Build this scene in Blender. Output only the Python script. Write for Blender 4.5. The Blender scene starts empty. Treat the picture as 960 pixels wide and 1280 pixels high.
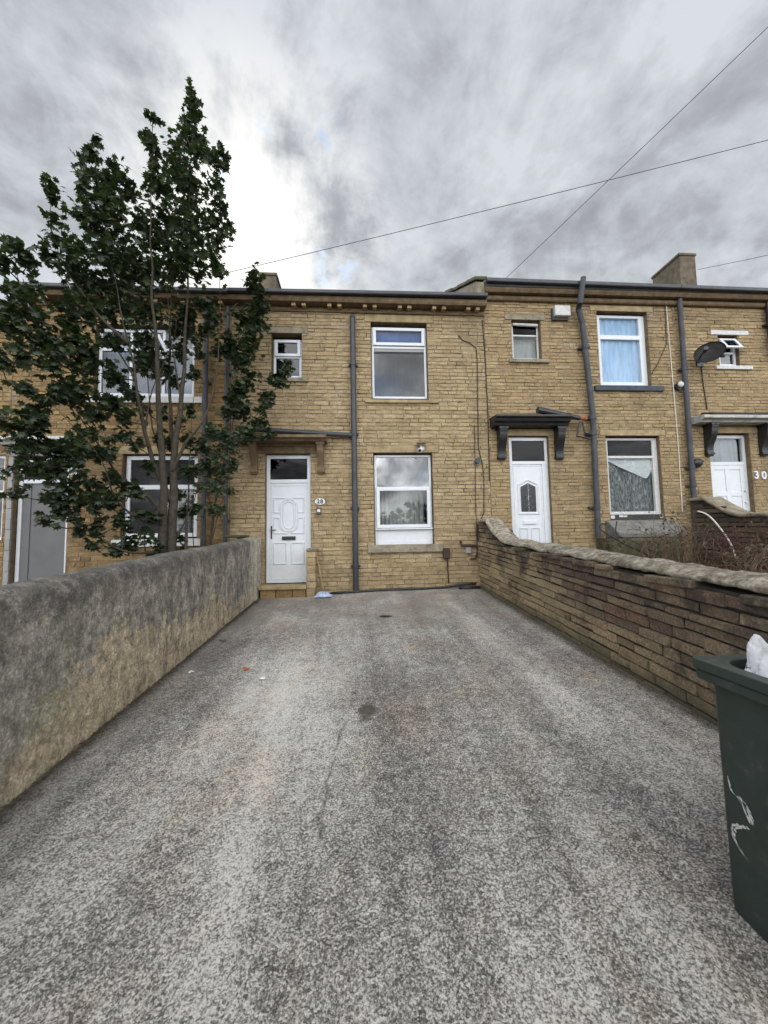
import bpy, math, random
from mathutils import Vector, Matrix, noise as mnoise
R = math.radians
scn = bpy.context.scene
col = scn.collection

# ------------------------------------------------------------------ camera: measured from the photograph
F, PI_, RO, YA = 470.0, R(4.0), R(-1.04), R(4.05)
def ray(px, py):
    x, y = (px - 480) / F, -(py - 640) / F
    c, s = math.cos(RO), math.sin(RO); x, y = c*x - s*y, s*x + c*y
    c, s = math.cos(PI_), math.sin(PI_); fw, up = c - s*y, s + c*y
    c, s = math.cos(YA), math.sin(YA)
    return Vector((c*x + s*fw, -s*x + c*fw, up))
def at(px, py, Y):
    """survey helper: the point at distance Y (metres in front of the camera) seen at a photo pixel"""
    r = ray(px, py); return r * (Y / r.y)
WY = 7.7                                   # house fronts stand 7.7 m away
def gz(x, y):                              # driveway surface (camera height = 0)
    yy = max(min(y, 7.9), -1.2)
    return -1.523 + (0.008 + 0.0011*yy) * max(min(x, 3), -3) + 0.06*yy

fwd = ray(480, 640).normalized()
right = (ray(481, 640) - ray(480, 640)).normalized()
upv = right.cross(fwd).normalized()
cam = bpy.data.cameras.new('camera'); camo = bpy.data.objects.new('camera', cam); col.objects.link(camo)
m = Matrix((right, upv, -fwd)).transposed().to_4x4(); camo.matrix_world = m
cam.sensor_fit = 'VERTICAL'; cam.sensor_height = 36; cam.lens = F/1280*36
cam.clip_start = 0.05; cam.clip_end = 3000
scn.camera = camo

# ------------------------------------------------------------------ node helper
class NT:
    def __init__(s, name, rough=0.8):
        s.m = bpy.data.materials.new(name); s.m.use_nodes = True
        s.t = s.m.node_tree; s.b = s.t.nodes['Principled BSDF']; s.out = s.t.nodes['Material Output']
        s.b.inputs['Roughness'].default_value = rough
    def n(s, typ, **k):
        x = s.t.nodes.new(typ)
        for a, v in k.items(): setattr(x, a, v)
        return x
    def L(s, a, b): s.t.links.new(a, b)
    def put(s, sock, v):
        if isinstance(v, bpy.types.NodeSocket): s.L(v, sock)
        else:
            if isinstance(v, (tuple, list)) and len(v) == 3 and sock.type == 'RGBA': v = (*v, 1)
            sock.default_value = v
    def pos(s): return s.n('ShaderNodeNewGeometry').outputs['Position']
    def isl(s): return s.n('ShaderNodeNewGeometry').outputs['Random Per Island']
    def xyz(s, v=None):
        x = s.n('ShaderNodeSeparateXYZ'); s.L(v or s.pos(), x.inputs[0]); return x.outputs
    def noise(s, scale, detail=4, rough=0.55, vec=None, dist=0.0):
        x = s.n('ShaderNodeTexNoise'); x.inputs['Scale'].default_value = scale; x.inputs['Detail'].default_value = detail
        x.inputs['Roughness'].default_value = rough; x.inputs['Distortion'].default_value = dist
        s.L(vec or s.pos(), x.inputs['Vector']); return x.outputs[0]
    def voro(s, scale, vec=None, feature='F1', out='Distance'):
        x = s.n('ShaderNodeTexVoronoi', feature=feature); x.inputs['Scale'].default_value = scale
        s.L(vec or s.pos(), x.inputs['Vector']); return x.outputs[out]
    def scale(s, v, sc, off=(0,0,0)):
        x = s.n('ShaderNodeMapping'); x.inputs['Scale'].default_value = sc; x.inputs['Location'].default_value = off
        s.L(v, x.inputs['Vector']); return x.outputs[0]
    def ramp(s, f, stops, interp='LINEAR'):
        x = s.n('ShaderNodeValToRGB'); e = x.color_ramp; e.interpolation = interp
        while len(e.elements) < len(stops): e.elements.new(0.5)
        for el, (p, c) in zip(e.elements, stops):
            el.position = p; el.color = (c, c, c, 1) if isinstance(c, (int, float)) else (*c, 1)
        s.put(x.inputs[0], f); return x.outputs[0]
    def mr(s, f, a, b, c=0.0, d=1.0, smooth=True):
        x = s.n('ShaderNodeMapRange'); x.interpolation_type = 'SMOOTHSTEP' if smooth else 'LINEAR'
        for i, v in enumerate((f, a, b, c, d)): s.put(x.inputs[i], v)
        return x.outputs[0]
    def mix(s, f, a, b, mode='MIX'):
        x = s.n('ShaderNodeMix', data_type='RGBA', blend_type=mode)
        s.put(x.inputs[0], f); s.put(x.inputs[6], a); s.put(x.inputs[7], b); return x.outputs[2]
    def ma(s, op, a, b=0.0, c=0.0):
        x = s.n('ShaderNodeMath', operation=op)
        for i, v in enumerate((a, b, c)): s.put(x.inputs[i], v)
        return x.outputs[0]
    def bump(s, h, strength=0.5, dist=0.01, nrm=None):
        x = s.n('ShaderNodeBump'); x.inputs['Strength'].default_value = strength; x.inputs['Distance'].default_value = dist
        s.L(h, x.inputs['Height'])
        if nrm: s.L(nrm, x.inputs['Normal'])
        s.L(x.outputs[0], s.b.inputs['Normal']); return x.outputs[0]
    def color(s, c): s.put(s.b.inputs['Base Color'], c)
    def rough(s, c): s.put(s.b.inputs['Roughness'], c)

M = {}
def simple(name, c, rough=0.5, var=0.12, sc=9.0, bump=0.0, metal=0.0, grime=0.0):
    q = NT(name, rough); q.b.inputs['Specular IOR Level'].default_value = 0.25 if rough > .45 else 0.5
    f = q.noise(sc, 5)
    lo = tuple(v*(1-var) for v in c); hi = tuple(min(1, v*(1+var)) for v in c)
    cc = q.ramp(f, [(0.3, lo), (0.7, hi)])
    if grime:
        g = q.mr(q.noise(sc*2.7, 6, 0.7), 0.52, 0.75); g = q.ma('MULTIPLY', g, grime)
        cc = q.mix(g, cc, (0.10, 0.085, 0.06))
    q.color(cc); q.b.inputs['Metallic'].default_value = metal
    q.rough(q.mr(q.noise(sc*1.7, 4), 0.3, 0.7, max(0.05, rough-0.1), min(1, rough+0.12)))
    if bump: q.bump(q.noise(sc*12, 5, 0.65), bump, 0.004)
    M[name] = q.m; return q.m

def brick_mat(name, tones, dark=0.5, sootc=(0.07, 0.055, 0.04), soot=0.45, seed=0.0):
    tones = [tuple(v*f_ for v, f_ in zip(t_, (0.86, 0.825, 0.75))) for t_ in tones]
    q = NT(name, 0.9)
    p = q.scale(q.pos(), (1, 1, 1), (seed, seed*2.3, seed*1.7))
    n = len(tones)
    c = q.ramp(q.isl(), [(i/(n-1), t) for i, t in enumerate(tones)])
    fine = q.noise(55, 6, 0.7, p)
    c = q.mix(1.0, c, q.ramp(fine, [(0.28, 0.5), (0.5, 1.0), (0.72, 1.4)]), 'MULTIPLY')
    streak = q.noise(7.0, 5, 0.6, q.scale(p, (1, 1, 3.5)))
    c = q.mix(1.0, c, q.ramp(streak, [(0.28, 0.62), (0.52, 1.0), (0.75, 1.22)]), 'MULTIPLY')
    big = q.noise(0.55, 5, 0.6, q.scale(p, (1.0, 1, 0.45)))
    s = q.ma('MULTIPLY', q.mr(big, 0.5, 0.78), soot)
    s2 = q.ma('MULTIPLY', q.mr(q.ma('MULTIPLY', q.noise(3.2, 6, 0.7, p), q.mr(q.isl(), 0.6, 1.0, 0.8, 1.25)), 0.56, 0.8), soot*0.9)
    c = q.mix(s, c, sootc); c = q.mix(s2, c, sootc)
    run = q.ma('MULTIPLY', q.mr(q.noise(3.8, 6, 0.65, q.scale(p, (1.6, 1, 0.16))), 0.54, 0.72), 0.5*soot); c = q.mix(run, c, sootc)
    wash = q.ma('MULTIPLY', q.mr(q.noise(1.7, 7, 0.7, q.scale(p, (1, 1, 1), (9, 0, 4))), 0.55, 0.72), q.mr(fine, 0.42, 0.58, 0.0, 0.45)); c = q.mix(wash, c, (0.62, 0.56, 0.45))
    q.color(c)
    q.bump(q.ma('ADD', q.noise(38, 6, 0.7, p), q.ma('MULTIPLY', q.noise(9, 4, 0.6, p), 1.6)), 0.75, 0.012)
    M[name] = q.m; return q.m

brick_mat('buff_stone', [(0.43,0.33,0.195),(0.38,0.285,0.165),(0.50,0.395,0.25),(0.42,0.315,0.185),(0.34,0.255,0.145),(0.46,0.355,0.215),(0.41,0.315,0.185)], soot=0.42)
brick_mat('gold_stone', [(0.33,0.215,0.09),(0.25,0.16,0.068),(0.39,0.265,0.12),(0.31,0.20,0.088),(0.22,0.145,0.065),(0.36,0.24,0.11)], soot=0.42, seed=11)  # golden stone, tones also lowered to paint in tree shade on the left house
brick_mat('pale_stone', [(0.40,0.295,0.165),(0.35,0.255,0.14),(0.45,0.34,0.195),(0.39,0.285,0.16),(0.33,0.24,0.13)], soot=0.55, seed=23)
# garden wall stones: yellowish towards the house, brown and plum towards the street
q = NT('wall_stone', 0.92)
p = q.pos(); isl = q.isl(); yy = q.xyz()[1]; zz = q.xyz()[2]
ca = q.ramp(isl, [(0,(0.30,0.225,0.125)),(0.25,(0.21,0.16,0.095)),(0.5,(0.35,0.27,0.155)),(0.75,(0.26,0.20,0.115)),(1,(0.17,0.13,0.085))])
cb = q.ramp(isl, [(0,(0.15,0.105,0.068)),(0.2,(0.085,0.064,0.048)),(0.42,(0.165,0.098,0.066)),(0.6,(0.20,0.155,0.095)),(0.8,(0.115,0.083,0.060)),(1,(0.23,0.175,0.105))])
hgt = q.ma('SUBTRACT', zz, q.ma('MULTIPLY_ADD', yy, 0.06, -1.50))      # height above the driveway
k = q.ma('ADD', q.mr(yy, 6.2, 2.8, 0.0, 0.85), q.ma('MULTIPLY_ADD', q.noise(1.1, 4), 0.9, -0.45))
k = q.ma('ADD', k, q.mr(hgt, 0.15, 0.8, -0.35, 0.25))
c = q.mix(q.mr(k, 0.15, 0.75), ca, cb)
c = q.mix(1.0, c, q.ramp(q.noise(48, 6, 0.75), [(0.3, 0.4), (0.5, 1.0), (0.7, 1.75)]), 'MULTIPLY')
c = q.mix(q.ma('MULTIPLY', q.mr(q.ma('ADD', q.noise(2.2, 8, 0.75), q.mr(hgt, 0.3, 1.0, -0.05, 0.07)), 0.47, 0.64), 0.80), c, (0.033, 0.027, 0.024))
c = q.mix(q.ma('MULTIPLY', q.mr(q.noise(14, 6, 0.75), 0.62, 0.74), 0.6), c, (0.36, 0.34, 0.30))   # lichen flecks
c = q.mix(q.ma('MULTIPLY', q.mr(q.ma('ADD', hgt, q.ma('MULTIPLY', q.noise(5, 5), 0.25)), 0.34, 0.13), 0.75), c, (0.055, 0.06, 0.035))
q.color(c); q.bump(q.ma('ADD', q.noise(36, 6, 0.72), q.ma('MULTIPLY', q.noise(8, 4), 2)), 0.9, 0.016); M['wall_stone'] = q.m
q = NT('dark_wall_stone', 0.92)
c = q.ramp(q.isl(), [(0,(0.09,0.065,0.045)),(0.4,(0.055,0.042,0.032)),(0.7,(0.13,0.095,0.06)),(1,(0.07,0.055,0.042))])
c = q.mix(1.0, c, q.ramp(q.noise(40, 6, 0.7), [(0.2, 0.5), (0.85, 1.5)]), 'MULTIPLY'); q.color(c); q.bump(q.noise(30, 6, 0.7), 0.9, 0.014); M['dark_wall_stone'] = q.m
simple('mortar', (0.21, 0.168, 0.113), 0.95, 0.7, 5, 0.8)
simple('dark_mortar', (0.042, 0.036, 0.029), 0.95, 0.35, 14, 0.8)
# wall cap: weathered cement, mossy
q = NT('cement_cap', 0.95)
c = q.ramp(q.noise(13, 7, 0.72), [(0.32,(0.075,0.062,0.045)),(0.47,(0.24,0.205,0.15)),(0.64,(0.52,0.465,0.375))])
c = q.mix(q.ma('MULTIPLY', q.mr(q.noise(2.6, 6, 0.7), 0.5, 0.68), 0.6), c, (0.06, 0.05, 0.035)); q.color(c)
q.bump(q.noise(26, 7, 0.75), 1.0, 0.03); M['cement_cap'] = q.m
# rendered garden wall
q = NT('stained_render', 0.92)
x_, y_, z_ = q.xyz()
hgt = q.ma('SUBTRACT', z_, q.ma('MULTIPLY_ADD', y_, 0.062, -1.545))
pat = q.noise(3.0, 12, 0.82); st = q.noise(6.5, 9, 0.78, q.scale(q.pos(), (1, 1.3, 0.6))); fine = q.noise(60, 8, 0.8)
c = q.ramp(q.ma('ADD', q.ma('MULTIPLY', pat, 0.55), q.ma('MULTIPLY', st, 0.45)), [(0.36,(0.088,0.080,0.068)),(0.46,(0.185,0.168,0.142)),(0.55,(0.30,0.272,0.228)),(0.66,(0.47,0.428,0.36))])
bare = q.ma('ADD', q.mr(hgt, 0.80, 0.05, 0, 1.25, False), q.ma('MULTIPLY_ADD', q.noise(4.6, 10, 0.8), 3.6, -1.85))
bare = q.ma('ADD', bare, q.ma('MULTIPLY_ADD', q.noise(1.3, 4), 1.9, -0.95))
bare = q.ma('MULTIPLY', bare, q.mr(y_, 1.7, 3.1)); bare = q.ma('MULTIPLY', bare, q.mr(y_, 6.6, 5.0, 0.45, 1.0))
c = q.mix(q.ma('MULTIPLY', q.mr(bare, 0.34, 0.60), 0.72), c, q.ramp(q.noise(19, 7, 0.75), [(0.32,(0.24,0.185,0.105)),(0.5,(0.44,0.35,0.215)),(0.68,(0.64,0.55,0.39))]))
c = q.mix(q.ma('MULTIPLY', q.mr(q.noise(9, 9, 0.8, q.scale(q.pos(), (1, 1, 0.8), (5, 1, 2))), 0.51, 0.62), 0.6), c, (0.085, 0.078, 0.065))
band = q.ma('MULTIPLY', q.mr(hgt, 0.80, 0.92), q.mr(hgt, 1.10, 1.0)); band = q.ma('MULTIPLY', band, q.mr(q.noise(4.0, 8, 0.75), 0.46, 0.58))
c = q.mix(q.ma('MULTIPLY', band, 0.7), c, (0.42, 0.365, 0.29))
blk = q.ma('MULTIPLY', q.mr(q.noise(5, 8, 0.75, q.scale(q.pos(), (1, 1.6, 0.5), (3, 3, 3))), 0.48, 0.62), q.mr(y_, 2.6, 4.4, 0.25, 1.0))
c = q.mix(q.ma('MULTIPLY', blk, 0.62), c, (0.033, 0.032, 0.03))
topd = q.ma('MULTIPLY', q.mr(q.ma('ADD', hgt, q.ma('MULTIPLY_ADD', q.noise(5, 6, 0.75), 0.45, -0.22)), 0.78, 1.10), q.mr(q.noise(7, 8, 0.78), 0.38, 0.58, 0.4, 0.9)); c = q.mix(topd, c, (0.075, 0.068, 0.06))
grn = q.ma('MULTIPLY', q.mr(y_, 3.4, 2.2), q.mr(q.noise(1.6, 5), 0.42, 0.62)); c = q.mix(q.ma('MULTIPLY', grn, 0.35), c, (0.15, 0.155, 0.08))
endp = q.mr(y_, 6.75, 7.05); c = q.mix(q.ma('MULTIPLY', endp, q.mr(st, 0.35, 0.6, 0.25, 0.85)), c, (0.42, 0.38, 0.30))
c = q.mix(1.0, c, q.ramp(fine, [(0.32, 0.35), (0.5, 1.0), (0.68, 1.7)]), 'MULTIPLY')
c = q.mix(1.0, c, q.ramp(q.noise(12, 8, 0.78), [(0.34, 0.6), (0.5, 1.0), (0.66, 1.4)]), 'MULTIPLY'); q.color(c)
q.bump(q.ma('ADD', q.ma('MULTIPLY', fine, 0.5), q.ma('MULTIPLY', q.noise(9, 6, 0.65), 1.5)), 0.6, 0.012); M['stained_render'] = q.m
# driveway concrete
q = NT('driveway_concrete', 0.93)
x_, y_, z_ = q.xyz()
def cells(scale, off):
    sx = q.n('ShaderNodeSeparateColor'); q.L(q.voro(scale, q.scale(q.pos(), (1, 1, 0.2), off), out='Color'), sx.inputs[0]); return sx.outputs[0]
g1 = cells(135, (0, 0, 0)); g2 = cells(270, (3.3, 1.1, 0)); sp = q.noise(135, 5, 0.8); mid = q.noise(16, 9, 0.8)
big = q.noise(0.9, 6, 0.65); bnd = q.noise(1.0, 7, 0.66, q.scale(q.pos(), (1.9, 0.2, 1), (4.35, 0, 0)))
lev = q.ma('ADD', q.ma('MULTIPLY', big, 0.7), q.ma('MULTIPLY', bnd, 1.0)); lev = q.ma('ADD', lev, q.ma('MULTIPLY', mid, 1.0))
sk = q.ma('ADD', q.ma('MULTIPLY', g1, 0.30), q.ma('MULTIPLY', g2, 0.22)); sk = q.ma('ADD', sk, q.ma('MULTIPLY', sp, 0.85))
v = q.ma('ADD', sk, q.ma('MULTIPLY_ADD', lev, 0.62, -0.765))
c = q.ramp(q.mr(v, 0.41, 1.03, smooth=False), [(0.08,(0.055,0.050,0.046)),(0.33,(0.135,0.125,0.113)),(0.50,(0.245,0.228,0.204)),(0.64,(0.43,0.405,0.365)),(0.88,(0.74,0.70,0.64))])
c = q.mix(q.ma('MULTIPLY', q.mr(q.noise(1.5, 7, 0.7, q.scale(q.pos(), (1, 0.5, 1), (8, 2, 0))), 0.48, 0.66), 0.6), c, q.mix(1.0, c, (1.08, 0.93, 0.78), 'MULTIPLY'))
brn = q.mr(y_, 4.6, 6.3); c = q.mix(q.ma('MULTIPLY', brn, q.mr(q.noise(2.0, 6), 0.35, 0.65, 0.25, 0.8)), c, q.ramp(mid, [(0.3,(0.12,0.10,0.085)),(0.7,(0.33,0.29,0.245))]))
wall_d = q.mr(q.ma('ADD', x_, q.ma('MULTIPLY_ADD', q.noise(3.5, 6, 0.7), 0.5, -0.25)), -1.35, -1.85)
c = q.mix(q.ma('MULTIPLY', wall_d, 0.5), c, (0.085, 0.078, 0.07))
for e0, e1 in ((-1.78, -1.90), (2.33, 2.46)): c = q.mix(q.ma('MULTIPLY', q.mr(q.ma('ADD', x_, q.ma('MULTIPLY_ADD', q.noise(7, 7, 0.75), 0.22, -0.11)), e0, e1), 0.7), c, (0.05, 0.042, 0.033))  # dirt line at both wall feet, with contact shadow painted into its dark colour
cl = q.ma('ADD', q.ma('ABSOLUTE', q.ma('ADD', q.ma('SUBTRACT', x_, q.ma('MULTIPLY_ADD', y_, 0.082, -0.355)), q.ma('MULTIPLY_ADD', q.noise(2.5, 4), 0.26, -0.13))), 0.0)
crk = q.ma('MULTIPLY', q.mr(cl, 0.02, 0.002), q.mr(y_, 1.05, 1.2)); crk = q.ma('MULTIPLY', crk, q.mr(y_, 3.4, 2.8)); crk = q.ma('MULTIPLY', crk, q.mr(q.noise(3.3, 6, 0.75), 0.40, 0.56))
c = q.mix(q.ma('MULTIPLY', crk, 0.5), c, (0.035, 0.03, 0.02))
dr = q.ma('SQRT', q.ma('ADD', q.ma('POWER', q.ma('SUBTRACT', x_, 0.06), 2), q.ma('MULTIPLY', q.ma('POWER', q.ma('SUBTRACT', y_, 3.02), 2), 0.35)))
dr = q.ma('ADD', dr, q.ma('MULTIPLY_ADD', q.noise(16, 5, 0.7), 0.18, -0.09)); c = q.mix(q.mr(dr, 0.10, 0.045, 0, 0.8), c, (0.06, 0.05, 0.03))
spot = q.mr(q.voro(2.1), 0.075, 0.035, 0, 0.75); c = q.mix(q.ma('MULTIPLY', spot, q.mr(mid, 0.42, 0.55)), c, (0.06, 0.05, 0.035))
q.color(c)
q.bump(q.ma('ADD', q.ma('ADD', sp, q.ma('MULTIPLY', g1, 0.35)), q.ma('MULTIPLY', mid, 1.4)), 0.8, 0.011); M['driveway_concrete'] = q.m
simple('soil', (0.085, 0.07, 0.045), 0.97, 0.5, 6, 1.0)
simple('asphalt', (0.052, 0.052, 0.054), 0.9, 0.3, 30, 0.9)
simple('paving', (0.26, 0.25, 0.235), 0.9, 0.25, 5, 0.6)
simple('sandstone_trim', (0.33, 0.25, 0.14), 0.9, 0.28, 7, 0.7, grime=0.5)
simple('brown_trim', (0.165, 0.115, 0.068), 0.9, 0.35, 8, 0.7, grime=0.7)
simple('weathered_stone', (0.25, 0.215, 0.155), 0.93, 0.4, 7, 0.9, grime=0.8)
simple('grey_stone', (0.17, 0.163, 0.15), 0.9, 0.25, 8, 0.6, grime=0.4)
simple('mossy_stone', (0.085, 0.08, 0.045), 0.95, 0.55, 9, 1.0)
simple('slate', (0.075, 0.078, 0.085), 0.7, 0.3, 5, 0.5)
simple('white_plastic', (0.66, 0.675, 0.69), 0.32, 0.03, 4)
simple('worn_white_paint', (0.58, 0.575, 0.55), 0.55, 0.12, 14, 0.3, grime=0.35)
simple('peeling_paint', (0.42, 0.41, 0.38), 0.6, 0.3, 6, 0.4, grime=0.95)
simple('black_paint', (0.017, 0.016, 0.016), 0.42, 0.4, 9, 0.3)
simple('black_plastic', (0.022, 0.022, 0.024), 0.35, 0.2, 6)
simple('gutter_plastic', (0.036, 0.038, 0.045), 0.42, 0.2, 5)
simple('grey_pipe', (0.060, 0.063, 0.072), 0.5, 0.25, 5, grime=0.3)
simple('slate_paint', (0.045, 0.055, 0.07), 0.55, 0.25, 8, 0.4)
simple('grey_paint', (0.30, 0.29, 0.28), 0.55, 0.1, 5)
simple('grey_door', (0.15, 0.15, 0.15), 0.5, 0.08, 3)
simple('dark_interior', (0.10, 0.09, 0.08), 0.9, 0.2, 3)
simple('brown_iron', (0.055, 0.035, 0.028), 0.6, 0.3, 12, 0.3)
simple('rust', (0.30, 0.11, 0.05), 0.8, 0.3, 20, 0.4)
simple('cardboard', (0.42, 0.29, 0.17), 0.85, 0.1, 10)
simple('chrome', (0.55, 0.54, 0.52), 0.3, 0.05, 10, metal=1.0)
simple('wire_grey', (0.07, 0.07, 0.075), 0.6, 0.1, 20)
simple('cable_black', (0.022, 0.021, 0.02), 0.6, 0.2, 20)
simple('cable_white', (0.62, 0.58, 0.50), 0.6, 0.1, 20)
simple('wood_stick', (0.32, 0.23, 0.12), 0.8, 0.25, 18, 0.4)
simple('bark', (0.062, 0.051, 0.037), 0.92, 0.35, 16, 1.0)
simple('dead_stem', (0.145, 0.098, 0.068), 0.9, 0.3, 20)
simple('red_stem', (0.075, 0.032, 0.026), 0.8, 0.3, 20)
simple('debris_mat', (0.085, 0.065, 0.04), 0.95, 0.5, 30)
simple('orange_leaf', (0.42, 0.12, 0.035), 0.7, 0.2, 20)
simple('red_leaf', (0.30, 0.055, 0.025), 0.7, 0.2, 20)
simple('paper', (0.74, 0.73, 0.70), 0.7, 0.06, 15)
simple('blue_scrap', (0.36, 0.41, 0.55), 0.5, 0.4, 18)
simple('terracotta', (0.36, 0.20, 0.12), 0.85, 0.2, 12, 0.4, grime=0.4)
simple('dish_grey', (0.017, 0.014, 0.014), 0.65, 0.15, 6)
simple('number_black', (0.02, 0.02, 0.02), 0.5, 0.1, 10)
# wheelie bin green
q = NT('bin_green', 0.42)
c = q.ramp(q.noise(5, 6, 0.65), [(0.3,(0.017,0.027,0.021)),(0.7,(0.028,0.041,0.034))])
c = q.mix(q.ma('MULTIPLY', q.mr(q.noise(16, 7, 0.75), 0.55, 0.75), 0.30), c, (0.15, 0.16, 0.15)); q.color(c)
q.rough(q.mr(q.noise(12, 5), 0.3, 0.7, 0.36, 0.62)); q.bump(q.noise(140, 3), 0.15, 0.002); M['bin_green'] = q.m
# polythene
q = NT('polythene', 0.28); q.color((0.72, 0.73, 0.75)); q.b.inputs['Transmission Weight'].default_value = 0.25
q.bump(q.noise(30, 5, 0.7, dist=1.5), 0.7, 0.02); M['polythene'] = q.m
# silvery crumpled lining behind a window
q = NT('crumpled_foil', 0.45)
f = q.noise(7.5, 8, 0.72, q.scale(q.pos(), (2.0, 1, 0.5)), 2.6)
q.color(q.ramp(f, [(0.36,(0.02,0.021,0.022)),(0.47,(0.11,0.113,0.11)),(0.62,(0.42,0.42,0.415))])); q.bump(f, 0.9, 0.05); M['crumpled_foil'] = q.m
q = NT('white_sheet', 0.6); f = q.noise(9, 6, 0.65, dist=2.0); q.color(q.ramp(f, [(0.3, 0.55), (0.7, 0.82)])); q.bump(f, 0.8, 0.04); M['white_sheet'] = q.m
def curtain_mat(name, c, rep=38):
    q = NT(name, 0.85); q.color(q.mix(q.mr(q.noise(5, 5, 0.6, q.scale(q.pos(), (3, 1, 0.4))), 0.35, 0.65), tuple(v*0.75 for v in c), c)); M[name] = q.m
curtain_mat('net_curtain', (0.66, 0.65, 0.62)); curtain_mat('grey_curtain', (0.58, 0.56, 0.52)); curtain_mat('dark_blind', (0.30, 0.29, 0.28)); curtain_mat('blue_curtain', (0.40, 0.60, 0.76)); curtain_mat('deep_blue_blind', (0.065, 0.13, 0.30))
def glass_mat(name, tint, refl=0.12, rough=0.02, wav=0.04, ior=1.5):
    q = NT(name)
    tr = q.n('ShaderNodeBsdfTransparent'); tr.inputs[0].default_value = (*tint, 1)
    gl = q.n('ShaderNodeBsdfGlossy'); gl.inputs['Roughness'].default_value = rough
    bp = q.n('ShaderNodeBump'); bp.inputs['Strength'].default_value = wav; bp.inputs['Distance'].default_value = 0.02
    q.L(q.noise(2.2, 2), bp.inputs['Height']); q.L(bp.outputs[0], gl.inputs['Normal'])
    fr = q.n('ShaderNodeFresnel'); fr.inputs['IOR'].default_value = ior
    f = q.mr(fr.outputs[0], 0.0, 1.0, refl, 1.0, False)
    f = q.ma('MULTIPLY', f, q.ma('SUBTRACT', 1.0, q.n('ShaderNodeNewGeometry').outputs['Backfacing']))
    mx = q.n('ShaderNodeMixShader'); q.L(f, mx.inputs[0]); q.L(tr.outputs[0], mx.inputs[1]); q.L(gl.outputs[0], mx.inputs[2])
    q.L(mx.outputs[0], q.out.inputs['Surface']); M[name] = q.m
glass_mat('glass', (0.80, 0.82, 0.82), 0.035); glass_mat('mirror_glass', (0.5, 0.54, 0.58), 0.10, 0.03); glass_mat('bright_glass', (0.5, 0.54, 0.58), 0.20, 0.02); glass_mat('dim_glass', (0.35, 0.38, 0.38), 0.0, ior=1.28); glass_mat('clear_glass', (0.88, 0.9, 0.9), 0.0, ior=1.25); glass_mat('sky_glass', (0.9, 0.92, 0.95), 0.0, 0.02, 0.02)
# foliage
def leaf_mat(name, tones, trans=0.3):
    q = NT(name, 0.5)
    c = q.ramp(q.isl(), [(i/(len(tones)-1), t) for i, t in enumerate(tones)]); q.color(c)
    tl = q.n('ShaderNodeBsdfTranslucent'); q.L(q.mix(1.0, c, (1.1, 1.5, 0.45), 'MULTIPLY'), tl.inputs[0])
    mx = q.n('ShaderNodeMixShader'); mx.inputs[0].default_value = trans
    q.L(q.b.outputs[0], mx.inputs[1]); q.L(tl.outputs[0], mx.inputs[2]); q.L(mx.outputs[0], q.out.inputs['Surface']); M[name] = q.m
leaf_mat('sycamore_leaf', [(0.019,0.031,0.015),(0.031,0.048,0.021),(0.023,0.036,0.022),(0.048,0.068,0.026),(0.027,0.041,0.021),(0.068,0.088,0.032)], 0.24)
leaf_mat('shrub_leaf', [(0.040,0.060,0.034),(0.065,0.085,0.050),(0.050,0.075,0.035),(0.095,0.11,0.065)], 0.2)
leaf_mat('weed_leaf', [(0.075,0.08,0.045),(0.11,0.095,0.06),(0.055,0.065,0.03),(0.13,0.10,0.065)], 0.2)

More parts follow.
